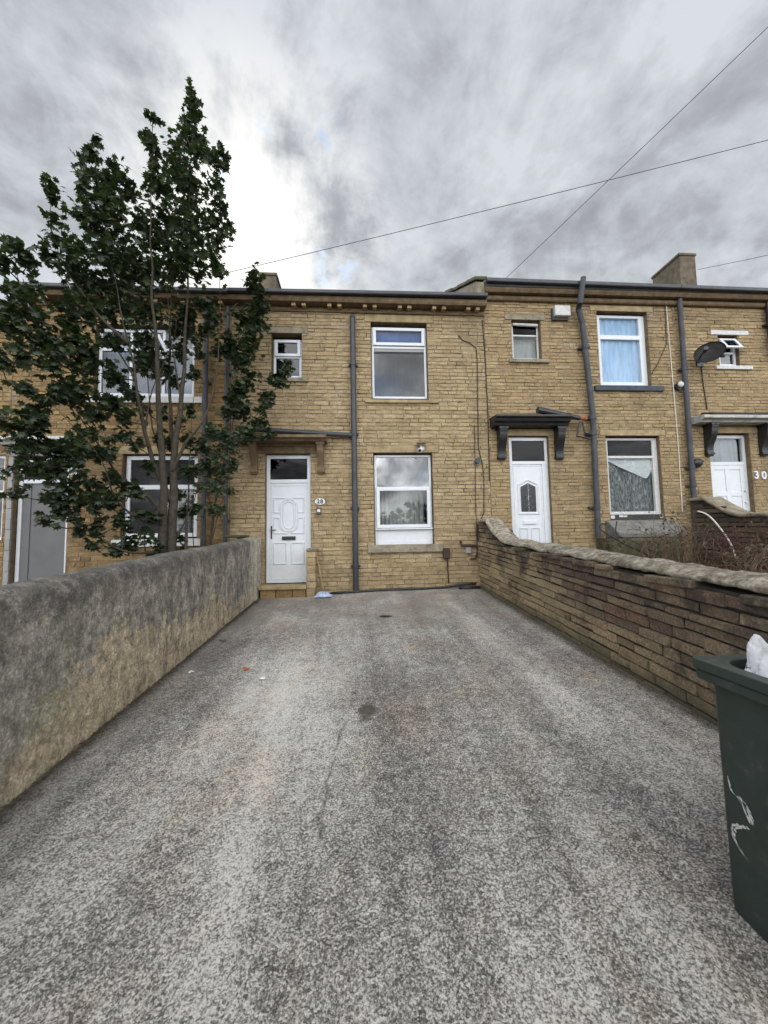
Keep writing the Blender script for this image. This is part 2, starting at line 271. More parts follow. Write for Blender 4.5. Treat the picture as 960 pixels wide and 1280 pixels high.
# ------------------------------------------------------------------ mesh builder
class MB:
    def __init__(s): s.v = []; s.f = []; s.mi = []; s.k = 0
    def face(s, ids): s.f.append(tuple(ids)); s.mi.append(s.k)
    def poly(s, pts):
        n = len(s.v); s.v += [tuple(p) for p in pts]; s.face(range(n, n+len(pts)))
    def box(s, x0, x1, y0, y1, z0, z1, dz=0.0):
        """axis box; dz raises the x1 end (a slightly sloping run)"""
        n = len(s.v)
        s.v += [(x0,y0,z0),(x1,y0,z0+dz),(x1,y1,z0+dz),(x0,y1,z0),(x0,y0,z1),(x1,y0,z1+dz),(x1,y1,z1+dz),(x0,y1,z1)]
        for q in ((0,3,2,1),(4,5,6,7),(0,1,5,4),(1,2,6,5),(2,3,7,6),(3,0,4,7)): s.face([n+i for i in q])
    def prism(s, prof, a, b, axis='x'):
        """extrude a closed profile (u,v) along an axis: x -> (y,z) profile, y -> (x,z), z -> (x,y)"""
        n = len(s.v); k = len(prof)
        mk = {'x': lambda t,u,w: (t,u,w), 'y': lambda t,u,w: (u,t,w), 'z': lambda t,u,w: (u,w,t)}[axis]
        for t in (a, b): s.v += [mk(t, u, w) for u, w in prof]
        s.face([n+i for i in range(k)][::-1]); s.face([n+k+i for i in range(k)])
        for i in range(k):
            j = (i+1) % k; s.face([n+i, n+j, n+k+j, n+k+i])
    def tube(s, pts, r, seg=8, cap=True):
        pts = [Vector(p) for p in pts]; k = len(pts)
        rs = r if isinstance(r, (list, tuple)) else [r]*k
        n0 = len(s.v); ref = None
        for i, p in enumerate(pts):
            t = (pts[min(i+1, k-1)] - pts[max(i-1, 0)]).normalized()
            if ref is None:
                ref = Vector((0,0,1)) if abs(t.z) < 0.9 else Vector((1,0,0))
            u = (ref - t*ref.dot(t)); u = u.normalized() if u.length > 1e-6 else t.orthogonal().normalized()
            w = t.cross(u); ref = u
            for j in range(seg):
                a = 2*math.pi*j/seg; s.v.append(tuple(p + (u*math.cos(a) + w*math.sin(a))*rs[i]))
        for i in range(k-1):
            for j in range(seg):
                a, b = n0+i*seg+j, n0+i*seg+(j+1) % seg; s.face([a, b, b+seg, a+seg])
        if cap:
            s.face([n0+j for j in range(seg)][::-1]); s.face([n0+(k-1)*seg+j for j in range(seg)])
    def build(s, name, mats, parent=None, smooth=False, bevel=0.0):
        if not isinstance(mats, (list, tuple)): mats = [mats]
        off = Vector((0,0,0))
        me = bpy.data.meshes.new(name)
        o = bpy.data.objects.new(name, me); col.objects.link(o)
        if parent is not None:
            o.parent = parent; q = parent
            while q is not None: off = off + Vector(q.location); q = q.parent
        else:                                                        # own base
            xs = [v[0] for v in s.v]; ys = [v[1] for v in s.v]; zs = [v[2] for v in s.v]
            off = Vector(((min(xs)+max(xs))/2, (min(ys)+max(ys))/2, min(zs))); o.location = off
        me.from_pydata([(v[0]-off.x, v[1]-off.y, v[2]-off.z) for v in s.v], [], s.f)
        for mm in mats: me.materials.append(M[mm])
        if len(mats) > 1: me.polygons.foreach_set('material_index', s.mi)
        if smooth: me.polygons.foreach_set('use_smooth', [True]*len(me.polygons))
        me.update()
        if bevel:
            b = o.modifiers.new('soft_edges', 'BEVEL'); b.width = bevel; b.segments = 2; b.limit_method = 'ANGLE'; b.angle_limit = R(35)
        return o
def tag(o, label=None, cat=None, group=None, kind=None):
    for k, v in (('label', label), ('category', cat), ('group', group), ('kind', kind)):
        if v: o[k] = v
    return o
def thing(name, loc, label, cat, group=None):
    o = bpy.data.objects.new(name, None); o.location = loc; o.empty_display_size = 0.2; col.objects.link(o)
    return tag(o, label, cat, group)
def struct(o): o['kind'] = 'structure'; return o

# ------------------------------------------------------------------ stone coursing
def subtract(rect, holes):
    out = [rect]
    for hx0, hx1, hz0, hz1 in holes:
        nxt = []
        for x0, x1, z0, z1 in out:
            if hx1 <= x0 or hx0 >= x1 or hz1 <= z0 or hz0 >= z1: nxt.append((x0,x1,z0,z1)); continue
            if hx0 > x0: nxt.append((x0, hx0, z0, z1))
            if hx1 < x1: nxt.append((hx1, x1, z0, z1))
            a, b = max(x0, hx0), min(x1, hx1)
            if hz0 > z0: nxt.append((a, b, z0, hz0))
            if hz1 < z1: nxt.append((a, b, hz1, z1))
        out = nxt
    return [r for r in out if r[1]-r[0] > 0.02 and r[3]-r[2] > 0.016]
def courses(x0, x1, z0, z1, h, lmin, lmax, rng, jit=0.14):
    z = z0; res = []
    while z < z1 - 0.02:
        hh = h*(1 + rng.uniform(-jit, jit)); zt = min(z + hh, z1)
        if z1 - zt < 0.03: zt = z1
        x = x0 - rng.uniform(0, lmax)
        while x < x1:
            l = rng.uniform(lmin, lmax)
            if rng.random() < 0.18: l *= 0.6
            a, b = max(x, x0), min(x + l, x1)
            if b - a > 0.03: res.append((a, b, z, zt))
            x += l
        z = zt
    return res
def add_bricks(mb, rects, plane, rng, j=0.005, proud=(0.003, 0.015), wob=0.0035):
    """plane(u, w, d): u along, w up, d out of the wall"""
    for x0, x1, z0, z1 in rects:
        d = rng.uniform(*proud); g = j*rng.uniform(0.6, 1.25); c = 0.004
        wb = lambda: rng.uniform(-wob, wob)
        o = [(x0+g+wb(), z0+g+wb()), (x1-g+wb(), z0+g+wb()), (x1-g+wb(), z1-g+wb()), (x0+g+wb(), z1-g+wb())]
        if o[1][0]-o[0][0] < 0.015 or o[2][1]-o[1][1] < 0.012: continue
        i = [(o[0][0]+c, o[0][1]+c), (o[1][0]-c, o[1][1]+c), (o[2][0]-c, o[2][1]-c), (o[3][0]+c, o[3][1]-c)]
        n = len(mb.v)
        mb.v += [plane(u, w, -0.004) for u, w in o] + [plane(u, w, d + rng.uniform(-0.002, 0.002)) for u, w in i]
        mb.face([n+4, n+5, n+6, n+7])
        for a in range(4):
            b = (a+1) % 4; mb.face([n+a, n+b, n+4+b, n+4+a])

def facade(house, x0, x1, z0, z1, holes, mat, h, lmin, lmax, seed, ydepth=9.0, reveal=0.2, plain=()):
    rng = random.Random(seed); mb = MB()
    mb.k = 0
    fr = lambda u, w, d: (u, WY - d, w)
    rects = []
    for r in courses(x0, x1, z0, z1, h, lmin, lmax, rng): rects += subtract(r, list(holes) + list(plain))
    add_bricks(mb, rects, fr, rng)
    mb.k = 1
    xs = sorted({x0, x1, *[a for hh in holes for a in hh[:2]]}); zs = sorted({z0, z1, *[a for hh in holes for a in hh[2:]]})
    for i in range(len(xs)-1):
        for j in range(len(zs)-1):
            cx, cz = (xs[i]+xs[i+1])/2, (zs[j]+zs[j+1])/2
            if any(a < cx < b and c < cz < d for a, b, c, d in holes): continue
            mb.poly([(xs[i],WY,zs[j]),(xs[i+1],WY,zs[j]),(xs[i+1],WY,zs[j+1]),(xs[i],WY,zs[j+1])])
    mb.k = 2
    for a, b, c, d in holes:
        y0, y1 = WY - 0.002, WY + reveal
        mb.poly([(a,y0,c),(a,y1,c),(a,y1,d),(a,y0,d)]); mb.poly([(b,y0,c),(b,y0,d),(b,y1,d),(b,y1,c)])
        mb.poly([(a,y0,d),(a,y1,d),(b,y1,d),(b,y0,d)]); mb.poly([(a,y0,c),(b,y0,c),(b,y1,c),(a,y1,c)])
    mb.k = 3                                                       # inner leaf, side and back walls, floors
    yi = WY + reveal
    for i in range(len(xs)-1):
        for j in range(len(zs)-1):
            cx, cz = (xs[i]+xs[i+1])/2, (zs[j]+zs[j+1])/2
            if any(a < cx < b and c < cz < d for a, b, c, d in holes): continue
            mb.poly([(xs[i],yi,zs[j]),(xs[i],yi,zs[j+1]),(xs[i+1],yi,zs[j+1]),(xs[i+1],yi,zs[j])])
    ye = WY + ydepth
    mb.poly([(x0+.01,WY,z0),(x0+.01,ye,z0),(x0+.01,ye,z1),(x0+.01,WY,z1)]); mb.poly([(x1-.01,WY,z0),(x1-.01,WY,z1),(x1-.01,ye,z1),(x1-.01,ye,z0)])
    mb.poly([(x0+.01,WY+2.6,z0),(x1-.01,WY+2.6,z0),(x1-.01,WY+2.6,z1),(x0+.01,WY+2.6,z1)])
    mb.poly([(x0+.01,ye,z0),(x1-.01,ye,z0),(x1-.01,ye,z1),(x0+.01,ye,z1)])
    zm = z0 + (z1-z0)*0.52
    mb.poly([(x0+.012,yi+.01,zm),(x1-.012,yi+.01,zm),(x1-.012,ye-.01,zm),(x0+.012,ye-.01,zm)])
    mb.poly([(x0+.012,yi+.01,z0+.25),(x1-.012,yi+.01,z0+.25),(x1-.012,ye-.01,z0+.25),(x0+.012,ye-.01,z0+.25)])
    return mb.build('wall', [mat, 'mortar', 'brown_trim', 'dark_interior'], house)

RIDGE_Y, PITCH = WY + 4.6, 0.55
def roof(house, x0, x1, ze, name='roof'):
    mb = MB(); y0 = WY - 0.215; zr = ze + (RIDGE_Y - y0)*PITCH; yb = WY + 9.15; rng = random.Random(int(x0*10)+500)
    mb.prism([(y0, ze), (RIDGE_Y, zr), (yb, ze+0.1), (yb, ze-0.02), (RIDGE_Y, zr-0.12), (y0, ze-0.12)], x0, x1)
    return mb.build(name, 'slate', house)

def frame_rect(mb, x0, x1, z0, z1, w, y0, y1, wb=None):
    wb = wb or w
    mb.box(x0, x0+w, y0, y1, z0, z1); mb.box(x1-w, x1, y0, y1, z0, z1)
    mb.box(x0+w, x1-w, y0+0.001, y1-0.001, z1-w, z1); mb.box(x0+w, x1-w, y0+0.001, y1-0.001, z0, z0+wb)
def pane(x0, x1, z0, z1, y, mat, parent):
    mb = MB(); mb.box(x0-.004, x1+.004, y, y+0.008, z0-.004, z1+.004); return mb.build('pane', mat, parent)
def curtain(x0, x1, z0, z1, y, mat, parent, amp=0.018, wl=0.11, name='curtain', seed=1):
    rng = random.Random(seed); n = max(8, int((x1-x0)/wl*8)); mb = MB(); ph = rng.random()*6; top = []; bot = []
    for i in range(n+1):
        t = i/n; x = x0 + (x1-x0)*t
        yy = y + amp*math.sin(ph + 2*math.pi*(x-x0)/wl + 0.9*math.sin(3.1*x+ph)); top.append((x, yy, z1)); bot.append((x, yy*1.0+0.3*amp*math.sin(5*x), z0))
    for i in range(n): mb.poly([bot[i], bot[i+1], top[i+1], top[i]])
    return mb.build(name, mat, parent, smooth=True)
def stone_sill(win, x0, x1, z0, z1, proj, mat, name='sill', dz=0.0):
    mb = MB(); mb.prism([(WY-proj, z0), (WY+0.09, z0), (WY+0.09, z1+0.012), (WY-proj, z1)], x0, x1); return mb.build(name, mat, win, bevel=0.006)
def lintel(win, x0, x1, z0, z1, mat='sandstone_trim', proud=0.012):
    mb = MB(); mb.box(x0+.004, x1-.004, WY-proud-.006, WY+0.06, z0, z1-.004); return mb.build('lintel', mat, win, bevel=0.005)

def door_moulding(mb, pts, y, r=0.011):
    pts = [Vector((x, y, z)) for x, z in pts]; n = len(pts); cen = sum(pts, Vector())/n; base = len(mb.v)
    for i, p in enumerate(pts):                                         # ogee section: groove, ridge, groove with mitred corners
        a, b = (p-pts[i-1]).normalized(), (pts[(i+1) % n]-p).normalized(); na, nb = Vector((a.z,0,-a.x)), Vector((b.z,0,-b.x)); m_ = (na+nb); m_ = m_/max(.35, m_.length_squared/2) if m_.length > 1e-4 else na
        for o_, d_ in ((-1.5, .004), (-1.1, -.001), (-.5, -.016), (0, -.011), (.5, -.016), (1.1, -.001), (1.5, .004)): q_ = p + m_*(o_*r*1.25); mb.v.append((q_.x, y+d_, q_.z))
    for i in range(n):
        j = (i+1) % n
        for k in range(6): mb.face([base+i*7+k, base+j*7+k, base+j*7+k+1, base+i*7+k+1])
def rect_pts(x0, x1, z0, z1): return [(x0,z0),(x1,z0),(x1,z1),(x0,z1)]

# ------------------------------------------------------------------ ground, driveway, street
mb = MB()
gx = [-900,-200,-60,-25,-14,-8,-5,-3.5,-2.6,-2.1,0,2.5,2.9,4,7,10,14,25,60,200,900]; gy = [-900,-200,-60,-20,-9,-4,-2,-1.2,0,2,4,6,7.8,9,14,20,60,200,900]
idx = {}
for i, x in enumerate(gx):
    for j, y in enumerate(gy):
        idx[i,j] = len(mb.v); mb.v.append((x, y, gz(x, y) - 0.05))
for i in range(len(gx)-1):
    for j in range(len(gy)-1): mb.face([idx[i,j], idx[i+1,j], idx[i+1,j+1], idx[i,j+1]])
g = mb.build('ground', 'soil'); struct(g)
mb = MB(); nx, ny = 44, 90
for i in range(nx+1):
    for j in range(ny+1):
        x = -2.0 + 4.7*i/nx; y = -1.2 + 8.98*j/ny
        mb.v.append((x, y, gz(x, y) + 0.010*mnoise.noise((x*0.9, y*0.9, 3)) + 0.004*mnoise.noise((x*3, y*3, 7))))
for i in range(nx):
    for j in range(ny): a = i*(ny+1)+j; mb.face([a, a+ny+1, a+ny+2, a+1])
struct(mb.build('driveway', 'driveway_concrete', smooth=True))
mb = MB(); mb.poly([(-60,-3.4,-1.60),(60,-3.4,-1.60),(60,-1.2,-1.60),(-60,-1.2,-1.60)]); struct(mb.build('pavement', 'paving'))
mb = MB(); mb.box(-60, 60, -3.55, -3.4, -1.74, -1.595); struct(mb.build('kerb', 'grey_stone'))
mb = MB(); mb.poly([(-60,-11,-1.64),(60,-11,-1.64),(60,-3.55,-1.64),(-60,-3.55,-1.64)]); struct(mb.build('road', 'asphalt'))
# higher garden of the right-hand houses
mb = MB()
for i in range(31):
    for j in range(31):
        x = 2.7 + 9*i/30; y = -1.0 + 8.7*j/30
        mb.v.append((x, y, -1.12 + 0.058*y + 0.02*(x-2.7) + 0.05*mnoise.noise((x*1.3, y*1.3, 1))))
for i in range(30):
    for j in range(30): a = i*31+j; mb.face([a, a+31, a+32, a+1])
struct(mb.build('garden_ground', 'soil', smooth=True))

# ------------------------------------------------------------------ house 28 (middle)
BASE = -1.25
H28 = thing('terraced_house', (0.1, WY, -1.1), 'middle terraced house of buff stone with white oval panelled front door at end of driveway', 'house', 'terraced stone houses in a row')
up28 = (0.335, 1.535, 2.90, 4.60); lo28 = (0.345, 1.575, -0.14, 1.775); sm28 = (-1.745, -1.115, 3.35, 4.31); dr28 = (-1.855, -0.945, -0.88, 1.76)
facade(H28, -2.55, 2.80, BASE, 5.02, [up28, lo28, sm28, dr28], 'buff_stone', 0.083, 0.17, 0.42, 28, plain=[(0.20, 1.68, 4.602, 4.765), (0.20, 1.72, 1.777, 1.93), (-1.83, -0.99, 4.312, 4.445), (-2.10, -0.72, 1.765, 1.915)])
r28 = roof(H28, -2.55, 2.80, 5.075)
def cornice28(house, x0, x1, dz0, xs, seed):
    mb = MB()
    mb.prism([(WY-0.215, 4.885), (WY+0.02, 4.885), (WY+0.02, 5.0), (WY-0.235, 5.0), (WY-0.235, 4.93)], x0, x1)
    mb.prism([(WY-0.045, 4.775), (WY+0.02, 4.765), (WY+0.02, 4.815), (WY-0.055, 4.815)], x0, x1)
    o = mb.build('cornice', 'brown_trim', house, bevel=0.006)
    for x in xs:
        b = MB(); b.box(x-0.042, x+0.042, WY-0.17, WY, 4.822, 4.882); b.build('dentil', 'sandstone_trim', o, bevel=0.006)
    b = MB()
    k = [(-0.06, 0.0), (-0.06, 0.075), (0.05, 0.075), (0.05, 0.0)]
    z = 4.985; yg = WY - 0.27
    b.box(x0, x1, yg-0.055, yg+0.05, z, z+0.082, dz0); b.build('gutter', 'gutter_plastic', house, bevel=0.018)
xs = []
for k_ in range(-5, 5):
    for e in (0, 0.205):
        x = 0.21 + 0.735*k_ + e
        if -2.5 < x < 2.78: xs.append(x)
cornice28(H28, -2.55, 2.80, 0.045, xs, 1)
# upper window
w = MB(); x0, x1, z0, z1 = 0.35, 1.525, 2.965, 4.53; y0 = WY+0.085
frame_rect(w, x0, x1, z0, z1, 0.045, y0, y0+0.07); w.box(x0+.045, x1-.045, y0+.001, y0+.069, 4.065, 4.115)
W1 = w.build('window', 'white_plastic', H28, bevel=0.004)
s = MB(); frame_rect(s, x0+.03, x1-.03, 4.125, z1-.012, 0.065, y0-0.03, y0+0.03); S = s.build('sash', 'white_plastic', W1, bevel=0.005)
pane(x0+.095, x1-.095, 4.19, z1-.077, y0+0.005, 'sky_glass', W1); curtain(x0+.05, x1-.05, 4.10, z1-.04, y0+.055, 'deep_blue_blind', W1, 0.004, 0.4, 'blind')
s = MB(); s.box(x0+.045, x1-.045, y0+.012, y0+.05, 4.0, 4.06); s.box(x0+.045, x1-.045, y0+.03, y0+.05, 3.955, 3.985); s.build('blind', 'grey_paint', W1)
pane(x0+.045, x1-.045, z0+.045, 4.0, y0+0.03, 'mirror_glass', W1)
curtain(x0, x1, z0, z1, WY+0.34, 'dark_blind', W1, 0.004, 0.3)
stone_sill(W1, 0.19, 1.76, 2.83, 2.895, 0.05, 'sandstone_trim'); lintel(W1, 0.20, 1.68, 4.602, 4.765, 'sandstone_trim', 0.009)
# lower window
w = MB(); x0, x1, z0, z1 = 0.362, 1.562, -0.138, 1.745
frame_rect(w, x0, x1, z0, z1, 0.05, y0, y0+0.07, 0.075); w.box(x0+.05, x1-.05, y0+.001, y0+.069, 1.01, 1.07); w.box(x0+.05, x1-.05, y0+.001, y0+.069, 0.19, 0.235)
W2 = w.build('window', 'white_plastic', H28, bevel=0.004)
s = MB(); frame_rect(s, x0+.035, x1-.035, 0.21, 1.055, 0.07, y0-0.035, y0+0.03); s.build('sash', 'white_plastic', W2, bevel=0.006)
s = MB(); s.box(x0+.05, x1-.05, y0+.02, y0+.045, z0+.075, 0.19); s.box(x0-.005, x1+.005, y0-.05, y0, 0.175, 0.198); s.build('panel', 'white_plastic', W2, bevel=0.003)
pane(x0+.05, x1-.05, 1.07, z1-.05, y0+.03, 'bright_glass', W2); pane(x0+.105, x1-.105, 0.28, 0.985, y0, 'glass', W2)
curtain(x0, 0.92, 0.15, z1, WY+0.30, 'grey_curtain', W2, 0.02, 0.09, seed=2); curtain(0.90, x1-.12, 0.15, z1, WY+0.32, 'grey_curtain', W2, 0.02, 0.10, seed=5)
stone_sill(W2, 0.20, 1.75, -0.29, -0.142, 0.06, 'weathered_stone'); lintel(W2, 0.20, 1.72, 1.777, 1.93, 'sandstone_trim', 0.009)
# small window
w = MB(); x0, x1, z0, z1 = -1.72, -1.135, 3.40, 4.235; y1 = WY+0.12
frame_rect(w, x0, x1, z0, z1, 0.05, y1, y1+0.06); w.box(x0+.05, x1-.05, y1+.001, y1+.059, 3.83, 3.875)
W3 = w.build('window', 'white_plastic', H28, bevel=0.004)
s = MB(); frame_rect(s, x0+.025, x1-.025, 3.865, z1-.012, 0.06, y1-0.03, y1+0.03); s.build('sash', 'white_plastic', W3, bevel=0.005)
pane(x0+.085, x1-.085, 3.925, z1-.072, y1, 'mirror_glass', W3); pane(x0+.05, x1-.05, z0+.05, 3.83, y1+.02, 'mirror_glass', W3)
curtain(x0, x1, z0, z1, WY+0.34, 'dark_blind', W3, 0.005, 0.2)
stone_sill(W3, -1.86, -0.98, 3.265, 3.345, 0.05, 'weathered_stone'); lintel(W3, -1.83, -0.99, 4.312, 4.445, 'weathered_stone', 0.012)
# front door
def door_frame(house, leaf, X0, X1, Z0, Z1, zt, yf, fr=0.07, glass='dim_glass', mat='white_plastic'):
    w = MB(); w.box(X0, X0+fr, yf, yf+.08, Z0, Z1); w.box(X1-fr, X1, yf, yf+.08, Z0, Z1)
    w.box(X0+fr, X1-fr, yf+.001, yf+.079, Z1-.075, Z1); w.box(X0+fr, X1-fr, yf+.001, yf+.079, zt, zt+.075); w.box(X0+fr, X1-fr, yf-.01, yf+.079, Z0, Z0+.035)
    o = w.build('door_frame', mat, leaf, bevel=0.005)
    pane(X0+fr, X1-fr, zt+.075, Z1-.075, yf+.035, glass, leaf)
yd = WY+0.09
X0, X1, Z0, Z1 = -1.85, -0.955, -0.86, 1.75; zt = 1.17
lf = MB(); lf.box(X0+.07, X1-.07, yd+.02, yd+.065, Z0+.036, zt)
a, b = X0+.15, X1-.15                                               # raised mouldings of the leaf
frame_rect(lf, a-.055, b+.055, Z0+.06, zt-.03, 0.03, yd+.010, yd+.025)
cx = (a+b)/2; yf = yd+.017
ovl = lambda rx, z_lo, z_hi: [(cx+rx*math.cos(t), z_hi-rx+rx*math.sin(t)) for t in [math.pi*i/10 for i in range(11)]] + [(cx-rx*math.cos(t), z_lo+rx-rx*math.sin(t)) for t in [math.pi*i/10 for i in range(11)]]
zl, zh = 0.16, 0.86
door_moulding(lf, ovl(0.155, zl+0.02, zh-0.02), yf, 0.013); door_moulding(lf, ovl(0.11, zl+0.07, zh-0.07), yf, 0.010)
for sx in (-1, 1):
    ex = a if sx < 0 else b
    for top in (True, False):
        zo = zh if top else zl-0.02; zm_ = (zl+zh)/2 + (0.055 if top else -0.055)
        inner = cx + sx*0.19
        pts = [(ex, zo), (cx+sx*0.055, zo), (cx+sx*0.10, zo + (-0.055 if top else 0.055)), (cx+sx*0.17, zo + (-0.12 if top else 0.12)), (inner, zm_), (ex, zm_)]
        door_moulding(lf, pts, yf, 0.010)
    door_moulding(lf, rect_pts(min(ex, cx+sx*0.055), max(ex, cx+sx*0.055), -0.48, -0.055), yf, 0.011)
D28 = lf.build('door', 'white_plastic', H28, bevel=0.003)
door_frame(H28, D28, X0, X1, Z0, Z1, zt, yd)
hb = MB(); hb.box(X0+.085, X0+.115, yd+.005, yd+.022, 0.03, 0.29); hb.tube([(X0+.10, yd+.01, 0.205), (X0+.10, yd-.045, 0.205), (X0+.20, yd-.05, 0.205)], 0.010, 8); hb.build('handle', 'black_plastic', D28, bevel=0.004)
lb = MB(); lb.box(cx-.135, cx+.135, yd-.004, yd+.022, 0.0, 0.075); lb.box(cx-.115, cx+.115, yd-.009, yd-.004, 0.012, 0.06); lb.build('letterbox', 'black_plastic', D28, bevel=0.003)
lintel(D28, -2.10, -0.72, 1.765, 1.915, 'brown_trim', 0.012)
# canopy and brackets
cn = MB(); cn.prism([(WY+.01, 1.955), (WY-.26, 1.955), (WY-.30, 2.0), (WY-.36, 2.005), (WY-.36, 2.055), (WY-.33, 2.07), (WY+.01, 2.11)], -2.48, -0.60)
CN = cn.build('door_canopy', 'brown_trim', H28, bevel=0.008)
def bracket(parent, x, zt, h, w, proj, mat):
    b = MB(); n = 10; prof = [(WY+.01, zt), (WY-proj, zt), (WY-proj, zt-.07)]
    for i in range(1, n):
        t = i/n; prof.append((WY - proj*(0.95 - 0.62*t + 0.10*math.sin(t*6.2)), zt-.07-(h-.14)*t))
    prof += [(WY-proj*0.36, zt-h+.06), (WY-proj*0.30, zt-h), (WY+.01, zt-h)]
    b.prism(prof, x-w/2, x+w/2); b.prism([(WY+.01, zt-.005), (WY-proj*1.05, zt-.005), (WY-proj*1.05, zt-.05), (WY+.01, zt-.05)], x-w/2-.02, x+w/2+.02)
    b.prism([(WY+.012, zt-h+.03), (WY-proj*0.42, zt-h+.03), (WY-proj*0.42, zt-h+.075), (WY+.012, zt-h+.075)], x-w/2-.012, x+w/2+.012)
    return b.build('bracket', mat, parent, bevel=0.005)
bracket(CN, -2.06, 1.953, 0.62, 0.13, 0.24, 'brown_trim'); bracket(CN, -0.73, 1.953, 0.62, 0.13, 0.24, 'brown_trim')
gp = MB(); gp.tube([(-2.40, WY-.15, 2.245), (-0.05, WY-.10, 2.115)], 0.05, 10); gp.tube([(-0.15, WY-.10, 2.122), (-0.11, WY-.10, 2.12)], 0.058, 10); gp.build('gutter', 'gutter_plastic', CN, smooth=False)
def downpipe(house, x, ztop, zbot, r, mat, collars, y=None, xb=None, name='downpipe'):
    y = y or WY - 0.10; xb = x if xb is None else xb; mb = MB()
    mb.tube([(x, y, ztop), (xb, y, zbot)], r, 14)
    o = mb.build(name, mat, house, smooth=False)
    for z in collars:
        t = (z-zbot)/(ztop-zbot); xx = xb + (x-xb)*t
        c = MB(); c.tube([(xx, y, z-.035), (xx, y, z+.035)], r*1.22, 14); c.box(xx-r*1.7, xx+r*1.7, y+r*0.5, WY-.005, z-.02, z+.02); c.build('clip', mat, o)
    return o
dp = downpipe(H28, -0.05, 4.60, -1.08, 0.056, 'gutter_plastic', (3.62, 2.15, 0.62, -0.55))
c_ = MB(); c_.tube([(-0.05, WY-.10, 4.60), (-0.05, WY-.09, 4.64), (-0.05, WY-.06, 4.665), (-0.05, WY+.02, 4.67)], 0.056, 14); c_.build('bend', 'gutter_plastic', dp, smooth=True)
# chimney on the party wall with 27
simple('sooty_stone', (0.13, 0.105, 0.075), 0.93, 0.4, 5, 0.9, grime=0.8)
def chimney(roof_o, x0, x1, y0, y1, zt, zb, mat='sooty_stone'):
    c = MB(); c.box(x0, x1, y0, y1, zb, zt-.09); c.box(x0-.03, x1+.03, y0-.03, y1+.03, zt-.09, zt)
    return c.build('chimney', mat, roof_o, bevel=0.012)
chimney(r28, -3.05, -2.50, 11.7, 12.5, 8.55, 6.5)

# ------------------------------------------------------------------ house 29 (right) and 30 (far right): one step up the street
def cornice29(house, x0, x1, dz):
    mb = MB()
    mb.prism([(WY-.17, 5.235), (WY+.02, 5.235), (WY+.02, 5.37), (WY-.20, 5.37), (WY-.20, 5.29)], x0, x1)
    mb.prism([(WY-.07, 5.12), (WY+.02, 5.11), (WY+.02, 5.21), (WY-.09, 5.21), (WY-.09, 5.15)], x0, x1)
    mb.build('cornice', 'brown_trim', house, bevel=0.006)
    b = MB(); b.box(x0, x1, WY-.30, WY-.19, 5.372+dz, 5.46+dz, -0.028); b.build('gutter', 'gutter_plastic', house, bevel=0.018)
H29 = thing('terraced_house', (5.0, WY, -0.7), 'right hand terraced house with black door canopy and foil lined window', 'house', 'terraced stone houses in a row')
sm29 = (3.41, 4.065, 3.82, 4.72); up29 = (5.37, 6.55, 3.25, 4.97); lo29 = (5.41, 6.64, 0.30, 2.14); dr29 = (3.24, 4.12, -0.50, 2.135)
facade(H29, 2.802, 7.16, BASE+.1, 5.45, [sm29, up29, lo29, dr29], 'pale_stone', 0.076, 0.20, 0.46, 29, plain=[(3.27, 4.17, 4.722, 4.85), (5.22, 6.70, 4.972, 5.105), (5.28, 6.78, 2.142, 2.275), (3.05, 4.33, 2.138, 2.286)])
r29 = roof(H29, 2.802, 7.16, 5.45); cornice29(H29, 2.80, 7.16, 0.01)
u = MB(); zf = 5.47                                                   # raised party wall over the lower roof
u.prism([(WY-.12, 5.0), (WY-.12, zf), (WY-.06, zf+.07), (RIDGE_Y, zf+.07+(RIDGE_Y-WY+.06)*PITCH), (RIDGE_Y, 5.0)], 2.64, 2.80)
u.build('parapet', 'weathered_stone', r29, bevel=0.01)
rng = random.Random(5); u = MB(); yy_ = WY-.16
while yy_ < RIDGE_Y:
    l = rng.uniform(0.45, 0.8); za = zf+.075+(yy_-WY+.06)*PITCH; zb = za + l*PITCH; d = rng.uniform(0, .03)
    u.prism([(yy_+.008, za+d), (yy_+l-.008, zb+d), (yy_+l-.008, zb+.08+d), (yy_+.008, za+.08+d)], 2.58+rng.uniform(-.02,.02), 2.86); yy_ += l
u.build('coping', 'mossy_stone', r29, bevel=0.012)
# small window
y1 = WY+0.10
w = MB(); x0, x1, z0, z1 = 3.45, 4.055, 3.87, 4.715
frame_rect(w, x0, x1, z0, z1, 0.035, y1, y1+.05); w.box(x0+.035, x1-.035, y1+.001, y1+.049, 4.405, 4.44)
W4 = w.build('window', 'worn_white_paint', H29, bevel=0.003)
s = MB(); s.tube([(x0+.02, y1-.03, 4.66), (x1-.02, y1-.03, 4.64)], 0.032, 8); s.build('vent_hood', 'worn_white_paint', W4)
pane(x0+.035, x1-.035, 4.44, z1-.035, y1+.02, 'dim_glass', W4); pane(x0+.035, x1-.035, z0+.035, 4.405, y1+.02, 'glass', W4)
curtain(x0, x1, z0, 4.41, WY+.24, 'net_curtain', W4, 0.006, 0.2, seed=3)
stone_sill(W4, 3.31, 4.21, 3.745, 3.818, 0.06, 'weathered_stone'); lintel(W4, 3.27, 4.17, 4.722, 4.85, 'weathered_stone', 0.012)
